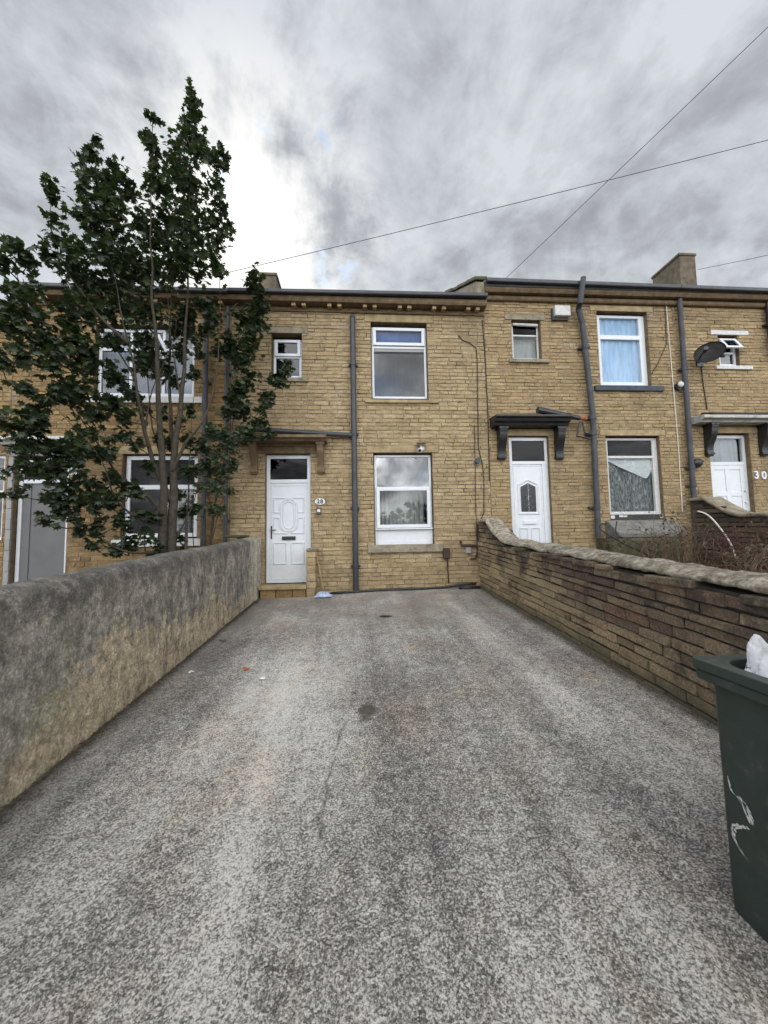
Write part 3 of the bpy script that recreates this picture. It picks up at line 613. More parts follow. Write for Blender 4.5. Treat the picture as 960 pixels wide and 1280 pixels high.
# upper window
y0 = WY+0.085
w = MB(); x0, x1, z0, z1 = 5.43, 6.545, 3.31, 4.93
frame_rect(w, x0, x1, z0, z1, 0.06, y0, y0+.07, 0.075); w.box(x0+.06, x1-.06, y0+.001, y0+.069, 4.37, 4.47)
w.box(x1-.13, x1-.06, y0+.002, y0+.068, z0+.075, z1-.06)
W5 = w.build('window', 'white_plastic', H29, bevel=0.004)
pane(x0+.06, x1-.13, 4.47, z1-.06, y0+.03, 'sky_glass', W5); pane(x0+.06, x1-.13, z0+.075, 4.37, y0+.03, 'sky_glass', W5)
curtain(x0+.03, x1-.05, z0+.03, z1-.03, y0+.07, 'blue_curtain', W5, 0.012, 0.16, seed=4)
stone_sill(W5, 5.21, 6.80, 3.135, 3.248, 0.06, 'slate_paint'); lintel(W5, 5.22, 6.70, 4.972, 5.105, 'sandstone_trim', 0.009)
# lower window
w = MB(); x0, x1, z0, z1 = 5.45, 6.66, 0.42, 2.11
frame_rect(w, x0, x1, z0, z1, 0.05, y0, y0+.07, 0.065); w.box(x0+.05, x1-.05, y0+.001, y0+.069, 1.66, 1.715); w.box(x1-.125, x1-.05, y0+.002, y0+.068, z0+.065, z1-.05)
W6 = w.build('window', 'worn_white_paint', H29, bevel=0.004)
pane(x0+.05, x1-.125, 1.715, z1-.05, y0+.03, 'dim_glass', W6); pane(x0+.05, x1-.125, z0+.065, 1.66, y0+.045, 'clear_glass', W6)
n = 40; mb = MB()
for i in range(n+1):
    for j in range(n+1):
        x = x0+.03 + (x1-.09-x0)*i/n; z = z0+.05 + 1.27*j/n
        mb.v.append((x, y0+.10 + 0.05*mnoise.noise((x*5, z*2.2, 1)) + 0.025*mnoise.noise((x*14, z*6, 4)), z))
for i in range(n):
    for j in range(n): a = i*(n+1)+j; mb.face([a, a+n+1, a+n+2, a+1])
tag(mb.build('window_lining', 'crumpled_foil', W6, smooth=True), 'crumpled grey foil lining')
mb = MB(); n = 24                                                     # sheet slipping down over the lining
for i in range(n+1):
    t = i/n; x = x0+.06 + (x1-.11-x0-.06)*t; drop = 0.03 + 0.42*max(0, min(1, t*1.15))**0.9 if t < 0.86 else 0.45 - 1.4*(t-0.86)
    for j in range(9):
        z = 1.655 - drop*j/8; mb.v.append((x, y0+.058 + 0.016*mnoise.noise((x*8, z*8, 2)), z))
for i in range(n):
    for j in range(8): a = i*9+j; mb.face([a, a+1, a+10, a+9])
mb.build('curtain', 'white_sheet', W6, smooth=True)
s = MB(); s.box(5.42, 6.63, WY+.02, WY+.12, 0.302, 0.415); W6b = s.build('board', 'black_paint', W6, bevel=0.004)
for a, b, c, d in ((5.43, 5.52, 0.33, 0.40), (5.62, 5.80, 0.36, 0.405), (6.55, 6.62, 0.33, 0.41)): s = MB(); s.box(a, b, WY+.005, WY+.02, c, d); s.build('flaking_paint', 'worn_white_paint', W6, bevel=0.003)
lintel(W6, 5.28, 6.78, 2.142, 2.275, 'sandstone_trim', 0.009)
s = MB()                                                              # broad sloping sill of the lower window
s.prism([(WY+.05, 0.30), (WY-.10, 0.27), (WY-.42, 0.02), (WY-.42, -0.08), (WY+.05, -0.08)], 5.28, 6.78); s.build('sill', 'grey_stone', W6, bevel=0.02)
s = MB(); s.box(5.05, 6.60, WY-.46, WY-.002, -1.1, -0.09); s.build('sill_base', 'mossy_stone', W6, bevel=0.03)
# door
X0, X1, Z0, Z1 = 3.275, 4.125, -0.50, 2.125; zt = 1.53
yd = WY+.08
lf = MB(); lf.box(X0+.06, X1-.13, yd+.02, yd+.065, Z0+.036, zt)
frame_rect(lf, X0+.075, X1-.145, Z0+.05, zt-.015, 0.025, yd+.012, yd+.022)
cx = (X0+X1)/2 - .035; yf = yd+.017
arch = [(cx-.215, 0.47), (cx+.215, 0.47), (cx+.215, 1.10), (cx, 1.20), (cx-.215, 1.10)]
door_moulding(lf, arch, yf, 0.014)
for sx in (-1, 1): door_moulding(lf, rect_pts(min(cx+sx*.21, cx+sx*.045), max(cx+sx*.21, cx+sx*.045), -0.25, 0.16), yf, 0.010)
D29 = lf.build('door', 'white_plastic', H29, bevel=0.003)
door_frame(H29, D29, X0, X1, Z0, Z1, zt, yd, 0.06)
fx = MB(); fx.box(X1-.13, X1-.06, yd+.003, yd+.07, Z0+.036, zt); fx.build('side_frame', 'white_plastic', D29, bevel=0.004)
g = MB(); g.prism([(cx-.165, 0.515), (cx+.165, 0.515), (cx+.165, 1.05), (cx, 1.13), (cx-.165, 1.05)], yd+.010, yd+.021, 'y'); g.build('door_glass', 'black_plastic', D29)
g = MB()                                                              # leaded pattern
for k_ in range(4):
    z = 0.60 + k_*0.145
    g.tube([(cx, yd+.008, z-.075), (cx+.09, yd+.008, z), (cx, yd+.008, z+.075), (cx-.09, yd+.008, z), (cx, yd+.008, z-.075)], 0.0035, 5)
g.tube([(cx, yd+.008, 0.52), (cx, yd+.008, 1.12)], 0.0035, 5)
for a in range(8):
    t = a*math.pi/4; g.tube([(cx, yd+.007, 0.82), (cx+.12*math.cos(t), yd+.007, 0.82+.05*math.sin(t))], 0.006, 5)
g.build('leading', 'chrome', D29)
lb = MB(); lb.box(cx-.14, cx+.14, yd+.002, yd+.022, 0.24, 0.325); lb.box(cx-.12, cx+.12, yd-.003, yd+.002, 0.252, 0.312); lb.build('letterbox', 'white_plastic', D29, bevel=0.004)
cn = MB(); cn.prism([(WY+.01, 2.29), (WY-.24, 2.29), (WY-.26, 2.345), (WY-.33, 2.36), (WY-.35, 2.42), (WY-.41, 2.43), (WY-.41, 2.475), (WY+.01, 2.52)], 2.84, 4.46)
CN = cn.build('door_canopy', 'black_paint', H29, bevel=0.008)
bracket(CN, 3.06, 2.288, 0.68, 0.16, 0.22, 'black_paint'); bracket(CN, 4.32, 2.288, 0.68, 0.16, 0.22, 'black_paint')
gp = MB(); gp.tube([(3.80, WY-.22, 2.63), (4.72, WY-.17, 2.475)], [0.072, 0.05], 10); gp.build('gutter', 'black_plastic', CN)
gp = MB(); gp.tube([(4.74, WY-.17, 2.475), (4.90, WY-.14, 2.475)], 0.045, 10); gp.build('pipe_joint', 'rust', CN)
lintel(D29, 3.05, 4.33, 2.138, 2.286, 'sandstone_trim', 0.009)
# downpipe with its kinked head
P = [(5.03, WY-.12, 5.72), (5.03, WY-.30, 5.62), (5.02, WY-.32, 5.36), (4.94, WY-.14, 5.06), (4.94, WY-.12, 4.95), (5.06, WY-.10, 0.02)]
P = [at(729, 347, WY-.34), at(725, 379, WY-.30), at(723, 386, WY-.13), at(728, 405, WY-.11), at(741, 520, WY-.11), at(748, 672, WY-.11)]
mb = MB(); mb.tube(P, 0.058, 12); DP = mb.build('downpipe', 'grey_pipe', H29)
for (px, py) in ((732, 434), (741, 522), (741.5, 542), (746, 634)):
    p = at(px, py, WY-.11); c = MB(); c.tube([p+Vector((0,0,.04)), p-Vector((0,0,.04))], 0.072, 12); c.box(p.x-.13, p.x+.02, p.y+.03, WY-.004, p.z-.02, p.z+.02); c.build('clip', 'grey_pipe', DP)
mb = MB(); mb.tube([at(725, 527, WY-.13), at(721, 545, WY-.13), at(738, 549, WY-.13)], 0.020, 8); mb.tube([at(728, 527, WY-.13), at(731, 541, WY-.13), at(738, 543, WY-.13)], 0.020, 8); mb.build('waste_pipe', 'black_plastic', DP)

H30 = thing('terraced_house', (9.3, WY, -0.7), 'far right terraced house numbered 30 with tiny open window and white canopy', 'house', 'terraced stone houses in a row')
wn30 = (8.22, 8.70, 3.745, 4.475); dr30 = (7.80, 8.77, -0.46, 2.20)
facade(H30, 7.162, 11.4, BASE+.1, 5.45, [wn30, dr30], 'pale_stone', 0.076, 0.20, 0.46, 30, plain=[(8.05, 8.97, 4.478, 4.585), (7.60, 9.0, 2.20, 2.345)])
r30 = roof(H30, 7.162, 11.4, 5.45); cornice29(H30, 7.162, 11.4, -0.018)
chimney(r30, 11.35, 11.95, 11.75, 12.95, 9.78, 6.5)
u = MB(); u.prism([(WY-.1, 5.2), (WY-.1, 5.6), (RIDGE_Y, 5.6+(RIDGE_Y-WY+.1)*PITCH), (RIDGE_Y, 5.2)], 11.3, 11.5); u.prism([(WY-.1, 5.61), (WY-.1, 5.75), (RIDGE_Y, 5.75+(RIDGE_Y-WY+.1)*PITCH), (RIDGE_Y, 5.61+(RIDGE_Y-WY+.1)*PITCH)], 11.22, 11.55); u.build('parapet', 'weathered_stone', r30, bevel=0.02)
w = MB(); x0, x1, z0, z1 = 8.27, 8.70, 3.78, 4.44
frame_rect(w, x0, x1, z0, z1, 0.05, WY+.07, WY+.13); w.box(x0+.05, x1-.05, WY+.071, WY+.129, 4.06, 4.11); W7 = w.build('window', 'white_plastic', H30, bevel=0.004)
pane(x0+.05, x1-.05, z0+.05, 4.06, WY+.10, 'mirror_glass', W7); curtain(x0, x1, z0, 4.08, WY+.2, 'net_curtain', W7, 0.006, 0.15, seed=8)
s = MB()                                                              # sash swung outwards at the bottom
def sq(u0, u1, v0, v1):
    f = lambda u, v, d: (u, WY+.06 - v*0.50 - d*0.85, 4.40 - v*0.86 + d*0.5)
    pts = [f(u, v, d) for d in (0, .035) for u, v in ((u0,v0),(u1,v0),(u1,v1),(u0,v1))]
    n = len(s.v); s.v += pts
    for q_ in ((0,3,2,1),(4,5,6,7),(0,1,5,4),(1,2,6,5),(2,3,7,6),(3,0,4,7)): s.face([n+i for i in q_])
sq(x0+.01, x0+.075, 0, .34); sq(x1-.075, x1-.01, 0, .34); sq(x0+.075, x1-.075, 0, .06); sq(x0+.075, x1-.075, .28, .34); S = s.build('sash', 'white_plastic', W7, bevel=0.004)
s = MB(); sq(x0+.07, x1-.07, .055, .285); s.v = [(a, b+.012, c) for a, b, c in s.v]; s.build('pane', 'mirror_glass', W7)
stone_sill(W7, 8.09, 8.97, 3.66, 3.742, 0.05, 'worn_white_paint'); lintel(W7, 8.05, 8.97, 4.478, 4.585, 'worn_white_paint', 0.014)
X0, X1, Z0, Z1 = 7.84, 8.77, -0.46, 2.185; zt = 1.50; yd = WY+.10
lf = MB(); lf.box(X0+.06, X1-.06, yd+.02, yd+.065, Z0+.036, zt); cx = (X0+X1)/2; yf = yd+.017
frame_rect(lf, X0+.06, X1-.06, Z0+.036, zt-.002, 0.10, yd+.006, yd+.024); lf.box(cx-.055, cx+.055, yd+.007, yd+.023, Z0+.1, zt-.1)
lf.box(X0+.16, X1-.16, yd+.008, yd+.022, 0.80, 0.90); lf.box(X0+.16, X1-.16, yd+.008, yd+.022, 0.05, 0.15)
D30 = lf.build('door', 'white_plastic', H30, bevel=0.005); door_frame(H30, D30, X0, X1, Z0, Z1, zt, yd, 0.06, 'glass')
curtain(X0+.06, X1-.06, zt, Z1, yd+.12, 'grey_curtain', D30, 0.01, 0.12, 'net_curtain', 9)
for z, nm in ((0.92, 'handle'), (0.66, 'lock')): hb = MB(); hb.tube([(X1-.09, yd+.02, z), (X1-.09, yd-.03, z)], 0.02, 8); hb.build(nm, 'chrome', D30)
lintel(D30, 7.60, 9.0, 2.20, 2.345, 'sandstone_trim', 0.009)
cn = MB(); cn.prism([(WY+.01, 2.375), (WY-.24, 2.375), (WY-.27, 2.42), (WY-.36, 2.44), (WY-.36, 2.50), (WY-.33, 2.515), (WY+.01, 2.56)], 7.40, 9.42); CN = cn.build('door_canopy', 'peeling_paint', H30, bevel=0.008)
cn = MB(); cn.prism([(WY+.0, 2.565), (WY-.31, 2.52), (WY-.33, 2.545), (WY-.2, 2.60), (WY+.0, 2.66)], 7.66, 9.38); cn.build('canopy_felt', 'black_paint', CN, bevel=0.02)
bracket(CN, 7.75, 2.373, 0.70, 0.15, 0.24, 'black_paint'); bracket(CN, 9.05, 2.373, 0.70, 0.15, 0.24, 'black_paint')
downpipe(H30, 7.27, 5.25, -0.7, 0.052, 'grey_pipe', (3.62, 1.42, 1.02), xb=7.25)
downpipe(H30, 9.42, 5.32, 4.0, 0.06, 'black_plastic', (4.7,))

# ------------------------------------------------------------------ house 27 and 26 (left)
H27 = thing('terraced_house', (-4.6, WY, -1.2), 'golden stone terraced house with plain grey front door behind the leafy tree', 'house', 'terraced stone houses in a row')
up27 = (-5.22, -3.28, 2.92, 4.42); lo27 = (-4.62, -3.18, 0.06, 1.76); dr27 = (-6.62, -5.62, -1.0, 1.72)
facade(H27, -6.74, -2.552, BASE-.05, 5.0, [up27, lo27, dr27], 'gold_stone', 0.094, 0.18, 0.42, 27, plain=[(-5.4, -3.1, 4.422, 4.58), (-4.78, -3.0, 1.762, 1.92), (-6.70, -5.58, 1.722, 1.885)])
r27 = roof(H27, -6.74, -2.552, 5.05)
xs = []
for k_ in range(-10, -3):
    for e in (0, 0.205):
        x = 0.21 + 0.735*k_ + e
        if -6.7 < x < -2.6: xs.append(x)
cornice28(H27, -6.74, -2.552, -0.02, xs, 2)
w = MB(); x0, x1, z0, z1 = -5.20, -3.30, 2.96, 4.38; y0 = WY+.085
frame_rect(w, x0, x1, z0, z1, 0.06, y0, y0+.07, .07)
for xx in (-4.57, -3.93): w.box(xx-.03, xx+.03, y0+.001, y0+.069, z0+.07, z1-.06)
for a, b in ((x0+.06, -4.60), (-4.54, -3.96), (-3.90, x1-.06)): w.box(a, b, y0+.002, y0+.068, 3.92, 3.98)
W8 = w.build('window', 'white_plastic', H27, bevel=0.004)
for a, b in ((x0+.06, -4.60), (-4.54, -3.96), (-3.90, x1-.06)):
    pane(a, b, 3.98, z1-.06, y0+.03, 'sky_glass', W8); pane(a, b, z0+.07, 3.92, y0+.03, 'mirror_glass', W8)
curtain(x0, -4.75, z0, z1, WY+.3, 'net_curtain', W8, seed=11); curtain(-3.9, x1, z0, z1, WY+.3, 'net_curtain', W8, seed=12)
stone_sill(W8, -5.42, -3.10, 2.79, 2.918, 0.06, 'worn_white_paint'); lintel(W8, -5.4, -3.1, 4.422, 4.58, 'sandstone_trim', .009)
w = MB(); x0, x1, z0, z1 = -4.60, -3.20, 0.10, 1.74
frame_rect(w, x0, x1, z0, z1, 0.08, y0, y0+.07); w.box(x0+.08, x1-.08, y0+.001, y0+.069, 1.06, 1.15); w.box(-3.93, -3.87, y0+.002, y0+.068, z0+.08, 1.06)
W9 = w.build('window', 'white_plastic', H27, bevel=0.004)
pane(x0+.08, x1-.08, 1.15, z1-.08, y0+.03, 'dim_glass', W9); pane(x0+.08, -3.93, z0+.08, 1.06, y0+.03, 'dim_glass', W9); pane(-3.87, x1-.08, z0+.08, 1.06, y0+.03, 'glass', W9)
curtain(x0, x1, z0, z1, WY+.3, 'dark_blind', W9, seed=13)
stone_sill(W9, -4.75, -3.05, -0.08, 0.058, 0.08, 'worn_white_paint'); lintel(W9, -4.78, -3.0, 1.762, 1.92, 'sandstone_trim', .009)
X0, X1, Z0, Z1 = -6.60, -5.64, -1.0, 1.70; zt = 1.20; yd = WY+.08
lf = MB(); lf.box(X0+.22, X1-.06, yd+.03, yd+.07, Z0+.036, zt); lf.box(X0+.07, X0+.22, yd+.015, yd+.075, Z0+.036, zt); D27 = lf.build('door', 'grey_door', H27, bevel=0.004)
door_frame(H27, D27, X0, X1, Z0, Z1, zt, yd, 0.07)
qn = MB()
for k_ in range(14): qn.box(-6.72 + (0.004 if k_ % 2 else 0), -6.625, WY-.03-(.006 if k_ % 2 else 0), WY+.02, -1.1+k_*.2, -1.1+k_*.2+.196)
qn.build('door_jamb', 'grey_paint', H27, bevel=0.006)
cn = MB(); cn.prism([(WY+.01, 1.90), (WY-.22, 1.90), (WY-.25, 1.95), (WY-.34, 1.97), (WY-.34, 2.03), (WY+.01, 2.10)], -6.70, -5.35); CN = cn.build('door_canopy', 'worn_white_paint', H27, bevel=0.006)
bracket(CN, -5.47, 1.898, 0.60, 0.14, 0.22, 'worn_white_paint')
lintel(D27, -6.70, -5.58, 1.722, 1.885, 'grey_paint', .009)
downpipe(H27, -3.02, 4.78, -1.0, 0.05, 'grey_pipe', (3.2, 1.2))
downpipe(H27, -2.60, 4.78, -1.0, 0.042, 'gutter_plastic', (3.4, 1.6, 0.4))
H26 = thing('terraced_house', (-8.7, WY, -1.3), 'end terraced house of red brown stone only just visible at left edge', 'house', 'terraced stone houses in a row')
lo26 = (-8.3, -6.80, 0.1, 1.75)
facade(H26, -10.9, -6.742, BASE-.1, 4.68, [lo26], 'gold_stone', 0.094, 0.18, 0.42, 26)
roof(H26, -10.9, -6.742, 4.72); b = MB(); b.box(-10.9, -6.742, WY-.26, WY-.15, 4.66, 4.745); b.build('gutter', 'gutter_plastic', H26, bevel=.018)
w = MB(); frame_rect(w, -8.3, -6.80, 1.0, 1.75, .06, WY+.05, WY+.12); frame_rect(w, -8.3, -6.80, .1, .999, .06, WY+.05, WY+.12); W10 = w.build('window', 'white_plastic', H26); pane(-8.24, -6.86, .16, 1.69, WY+.08, 'glass', W10)

# ------------------------------------------------------------------ fittings on the fronts
def txt(s, size, loc, mat, parent, name='digit', ext=0.004, rz=0):
    cu = bpy.data.curves.new(name, 'FONT'); cu.body = s; cu.size = size; cu.extrude = ext; cu.align_x = 'CENTER'; cu.align_y = 'CENTER'; cu.offset = size*0.02
    t = bpy.data.objects.new('tmp', cu); col.objects.link(t)
    me = bpy.data.meshes.new_from_object(t.evaluated_get(bpy.context.evaluated_depsgraph_get())); bpy.data.objects.remove(t)
    me.materials.clear(); me.materials.append(M[mat])
    o = bpy.data.objects.new(name, me); col.objects.link(o); o.parent = parent
    off = Vector(parent.location) if parent else Vector()
    o.location = Vector(loc) - off; o.rotation_euler = (R(90), 0, rz); return o
p = at(400, 627, WY-.03)
t = thing('house_number_plaque', (p.x, WY-.015, p.z), 'white oval plaque with number 28 beside the front door', 'house number')
mb = MB(); prof = [(p.x + .105*math.cos(a), p.z + .065*math.sin(a)) for a in [2*math.pi*i/28 for i in range(28)]]; mb.prism(prof, WY-.032, WY-.008, 'y'); mb.build('plate', 'white_plastic', t, bevel=.004)
txt('2', 0.115, (p.x-.033, WY-.034, p.z), 'number_black', t); txt('8', 0.115, (p.x+.033, WY-.034, p.z), 'number_black', t)
p = at(398.5, 639, WY-.03); mb = MB(); mb.box(p.x-.045, p.x+.045, WY-.04, WY-.008, p.z-.065, p.z+.065); t = mb.build('key_safe', 'grey_pipe', bevel=.008); tag(t, 'small grey key safe on the stone just under the number 28 plaque', 'key safe')
mb = MB(); mb.box(p.x-.03, p.x+.03, WY-.045, WY-.039, p.z-.02, p.z+.04); mb.build('cover', 'white_plastic', t, bevel=.003)
p = at(951, 594, WY-.03)
t = thing('house_number', (p.x, WY-.012, p.z), 'large white figures 30 fixed to stone right of far right door', 'house number')
txt('3', 0.24, (p.x-.095, WY-.022, p.z), 'white_plastic', t, ext=.008); txt('0', 0.24, (p.x+.085, WY-.022, p.z-.01), 'white_plastic', t, ext=.008)
# alarm box
p = at(704, 389, WY-.12); t = thing('alarm_box', (p.x, WY, p.z), 'white burglar alarm box high on the wall beside bent downpipe', 'alarm box')
mb = MB(); mb.box(p.x-.185, p.x+.165, WY-.135, WY-.03, p.z-.10, p.z+.13); mb.build('cover', 'worn_white_paint', t, bevel=.015); mb = MB(); mb.box(p.x-.22, p.x+.15, WY-.06, WY-.005, p.z-.16, p.z+.10); mb.build('backplate', 'grey_pipe', t, bevel=.006)
# security camera
p = at(527, 557, WY-.14); t = thing('security_camera', (p.x, WY, p.z), 'white security camera with small black solar panel above lower window', 'camera')
mb = MB(); mb.prism([(WY-.20, p.z+.03), (WY-.03, p.z+.065), (WY-.03, p.z+.08), (WY-.20, p.z+.045)], p.x-.09, p.x+.09); mb.build('solar_panel', 'slate_paint', t, bevel=.004)
mb = MB(); mb.tube([(p.x, WY-.005, p.z+.02), (p.x, WY-.08, p.z+.01), (p.x, WY-.11, p.z-.03)], .025, 10); mb.tube([(p.x+.03, WY-.06, p.z-.04), (p.x-.05, WY-.19, p.z-.115)], [.045, .05], 14); mb.build('body', 'white_plastic', t, bevel=.004)
mb = MB(); mb.tube([(p.x-.05, WY-.19, p.z-.115), (p.x-.053, WY-.196, p.z-.118)], .032, 12); mb.build('lens', 'black_plastic', t)
# vent pipe
p = at(597, 576, WY-.06); t = thing('flue_vent', (p.x, WY, p.z), 'round black flue outlet with pale ring on the wall between houses', 'vent')
mb = MB(); mb.tube([(p.x, WY+.01, p.z), (p.x, WY-.11, p.z)], .062, 16); mb.build('pipe', 'black_plastic', t); mb = MB(); mb.tube([(p.x, WY-.002, p.z), (p.x, WY-.022, p.z)], .082, 18); mb.build('collar', 'grey_paint', t)
# lamps between 29 and 30
p = at(850, 481, WY-.08); t = thing('wall_lamp', (p.x, WY, p.z), 'small round lamp with cream glass on wall high beside downpipe', 'lamp')
mb = MB(); mb.tube([(p.x, WY-.005, p.z-.02), (p.x, WY-.08, p.z-.02)], .085, 16); mb.build('base', 'black_plastic', t)
mb = MB(); mb.tube([(p.x, WY-.08, p.z), (p.x, WY-.10, p.z), (p.x, WY-.125, p.z), (p.x, WY-.14, p.z)], [.055, .07, .055, .02], 14); mb.build('glass', 'worn_white_paint', t, smooth=True)
p = at(873, 577, WY-.14); t = thing('wall_lamp', (p.x, WY, p.z), 'black bulkhead lamp on the wall between downpipe and far right canopy bracket', 'lamp')
mb = MB(); mb.tube([(p.x, WY-.02, p.z-.03), (p.x, WY-.09, p.z-.03), (p.x, WY-.16, p.z-.02), (p.x, WY-.19, p.z-.02)], [.10, .11, .085, .03], 14); mb.build('shade', 'black_plastic', t, smooth=True); mb = MB(); mb.tube([(p.x-.02, WY-.04, p.z-.01), (p.x+.20, WY-.04, p.z+.03)], .028, 8); mb.build('arm', 'black_plastic', t)
# satellite dish
pc = at(887, 440, WY-.36); t = thing('satellite_dish', (pc.x, WY, pc.z), 'dark oval satellite dish on wall beside the tiny open window', 'satellite dish')
mb = MB(); nrm = Vector((-0.47, -0.66, 0.20)).normalized(); uu = Vector((0.80, -0.46, 0.40)).normalized(); uu = (uu - nrm*uu.dot(nrm)).normalized(); vv = nrm.cross(uu)
RNG = 7; SEG = 40; rings = []
for side in (0, 1):
    base = len(mb.v); c0 = pc - nrm*(0.06 if side == 0 else 0.068)
    mb.v.append(tuple(c0))
    for r_ in range(1, RNG+1):
        f_ = r_/RNG
        for k_ in range(SEG):
            a = 2*math.pi*k_/SEG; mb.v.append(tuple(c0 + nrm*0.065*f_*f_ + uu*0.285*f_*math.cos(a) + vv*0.235*f_*math.sin(a)))
    for k_ in range(SEG): mb.face([base, base+1+k_, base+1+(k_+1) % SEG])
    for r_ in range(1, RNG):
        for k_ in range(SEG):
            a, b = base+1+(r_-1)*SEG+k_, base+1+(r_-1)*SEG+(k_+1) % SEG; mb.face([a, a+SEG, b+SEG, b])
    rings.append(base+1+(RNG-1)*SEG)
for k_ in range(SEG): mb.face([rings[0]+k_, rings[0]+(k_+1) % SEG, rings[1]+(k_+1) % SEG, rings[1]+k_])
mb.build('dish', 'dish_grey', t, smooth=True)
mb = MB(); low = pc - uu*0.21 - vv*0.02; tip = pc + nrm*0.28 - uu*0.12 - Vector((0,0,.04)); mb.tube([low - nrm*.02, tip], .016, 8); mb.build('arm', 'black_plastic', t)
mb = MB(); mb.tube([tip + nrm*.03 , tip - nrm*.09], [.045, .03], 10); mb.build('receiver', 'black_plastic', t)
mb = MB(); mb.tube([pc - nrm*.06, pc - nrm*.16, Vector((pc.x+.10, WY, pc.z-.05))], .022, 8); mb.box(pc.x+.02, pc.x+.18, WY-.03, WY-.004, pc.z-.16, pc.z+.08); mb.build('wall_bracket', 'black_plastic', t)
# cables
def cable(name, pix, r, mat, label, cat='cable', off=0.022, group=None):
    mb = MB(); mb.tube([at(x, y, WY-off) for x, y in pix], r, 6); return tag(mb.build(name, mat), label, cat, group)
cable('wall_cable', [(573,419),(578,425),(588,429),(595,435),(596.5,450),(597,500),(598,560),(603,580),(605,600),(605,640),(601,650),(596,656),(596,676)], .009, 'cable_black', 'long black cable curving down the buff wall past the flue outlet')
cable('wall_cable', [(603,400),(606,440),(608,480),(610,520),(611,560),(612,600)], .010, 'cable_black', 'dark cable running down the joint between the two house fronts')
cable('wall_cable', [(593,531),(594,580),(594.5,640),(596,652),(595,670)], .007, 'cable_black', 'thin cable dropping straight down left of the flue outlet')
cable('wall_cable', [(832,372),(836,420),(843,500),(848,560),(853,640)], .010, 'cable_white', 'pale cable hanging down the wall left of far right downpipe')
cable('wall_cable', [(831,376),(833,430),(822,455),(814,468)], .007, 'cable_black', 'thin dark cable slanting down to upper window of right house')
cable('wall_cable', [(876,454),(879,480),(884,512)], .010, 'cable_black', 'black cable hanging from the satellite dish to the canopy')
mb = MB(); mb.tube([at(576, 676, WY-.05), at(577, 682, WY-.05), at(597, 682.5, WY-.05)], .024, 8); mb.tube([at(596, 654, WY-.05), at(597, 690, WY-.05), at(594, 698, WY-.05), at(588, 699, WY-.05)], .020, 8)
tag(mb.build('waste_pipe', 'brown_iron'), 'rusty brown pipe bending low on the wall beside stone garden wall', 'pipe')
p = at(558, 691, WY-.06); t = thing('meter_box', (p.x, WY, p.z-.1), 'small brown electric box with cable low beside window sill', 'meter box')
mb = MB(); mb.box(p.x-.07, p.x+.07, WY-.10, WY-.006, p.z-.12, p.z+.10); mb.build('cover', 'brown_iron', t, bevel=.012); mb = MB(); mb.tube([(p.x+.02, WY-.03, p.z-.12), (p.x+.035, WY-.03, p.z-.62)], .010, 6); mb.build('cable', 'cable_black', t)
p = at(585.5, 688, WY-.04); mb = MB(); mb.box(p.x-.055, p.x+.055, WY-.06, WY-.006, p.z-.06, p.z+.065); tag(mb.build('socket_box', 'grey_paint', bevel=.01), 'small pale grey socket box low on wall beside rusty pipe', 'socket box')
mb = MB(); pts = [(-0.55, 7.50), (-0.1, 7.56), (0.5, 7.60), (1.2, 7.57), (1.7, 7.60), (2.2, 7.58), (2.38, 7.55)]; mb.tube([(x, y, gz(x, y)+.028+(.05 if x > 2 else 0)) for x, y in pts], .024, 8); mb.tube([(x, y-.07, gz(x, y)+.02) for x, y in ((2.0, 7.55), (2.42, 7.5))], .03, 8)
tag(mb.build('ground_pipe', 'black_plastic', smooth=True), 'black pipe lying along the foot of the middle house wall', 'pipe')

# ------------------------------------------------------------------ step, stub wall, stick
t = thing('doorstep', (-1.44, 7.5, -1.1), 'stone doorstep below the white oval panelled front door', 'doorstep')
mb = MB(); mb.box(-1.90, -1.0, 7.36, WY+.06, -0.945, -0.875); mb.build('tread', 'sandstone_trim', t, bevel=.012)
mb = MB()
for a, b in ((-1.87, -1.585), (-1.575, -1.275), (-1.265, -1.01)): mb.box(a, b, 7.40, WY-.02, -1.16, -0.948)
mb.build('riser', 'gold_stone', t, bevel=.012)
t = thing('stub_wall', (-0.92, 7.45, -1.1), 'short narrow stone stub wall at right of the doorstep', 'wall')
mb = MB(); rng = random.Random(3); z = -1.2
while z < -0.22:
    h = rng.uniform(.11, .17); e = lambda: rng.uniform(-.008, .008); mb.box(-0.99+e(), -0.825+e(), 7.36+e(), WY-.012, z, z+h-.012); z += h
mb.build('stones', 'buff_stone', t, bevel=.012); mb = MB(); mb.box(-0.98, -0.835, 7.37, WY-.014, -1.2, -0.24); mb.build('core', 'mortar', t)
mb = MB(); mb.box(-1.0, -0.80, 7.34, WY-.012, z-.012, z+.05); mb.build('coping', 'weathered_stone', t, bevel=.02)
mb = MB(); mb.tube([at(395, 690, 7.52), at(404, 736, 7.38)], .013, 7); tag(mb.build('stick', 'wood_stick'), 'thin wooden stick leaning beside the stub wall', 'stick')
rng = random.Random(8); mb = MB(); c0 = at(404, 739, 7.32)
for i in range(9):
    for j in range(9): u, v_ = i/8-.5, j/8-.5; x, y = c0.x+u*.34, c0.y+v_*.22; mb.v.append((x, y, gz(x, y)+.02+.07*max(0, 1-4*(u*u+v_*v_))*(.6+.8*rng.random())))
for i in range(8):
    for j in range(8): a = i*9+j; mb.face([a, a+9, a+10, a+1])
tag(mb.build('plastic_scrap', 'blue_scrap'), 'crumpled bluish plastic scrap on ground by the stub wall', 'litter')

# ------------------------------------------------------------------ garden walls
def lerp(a, b, t): return a + (b-a)*t
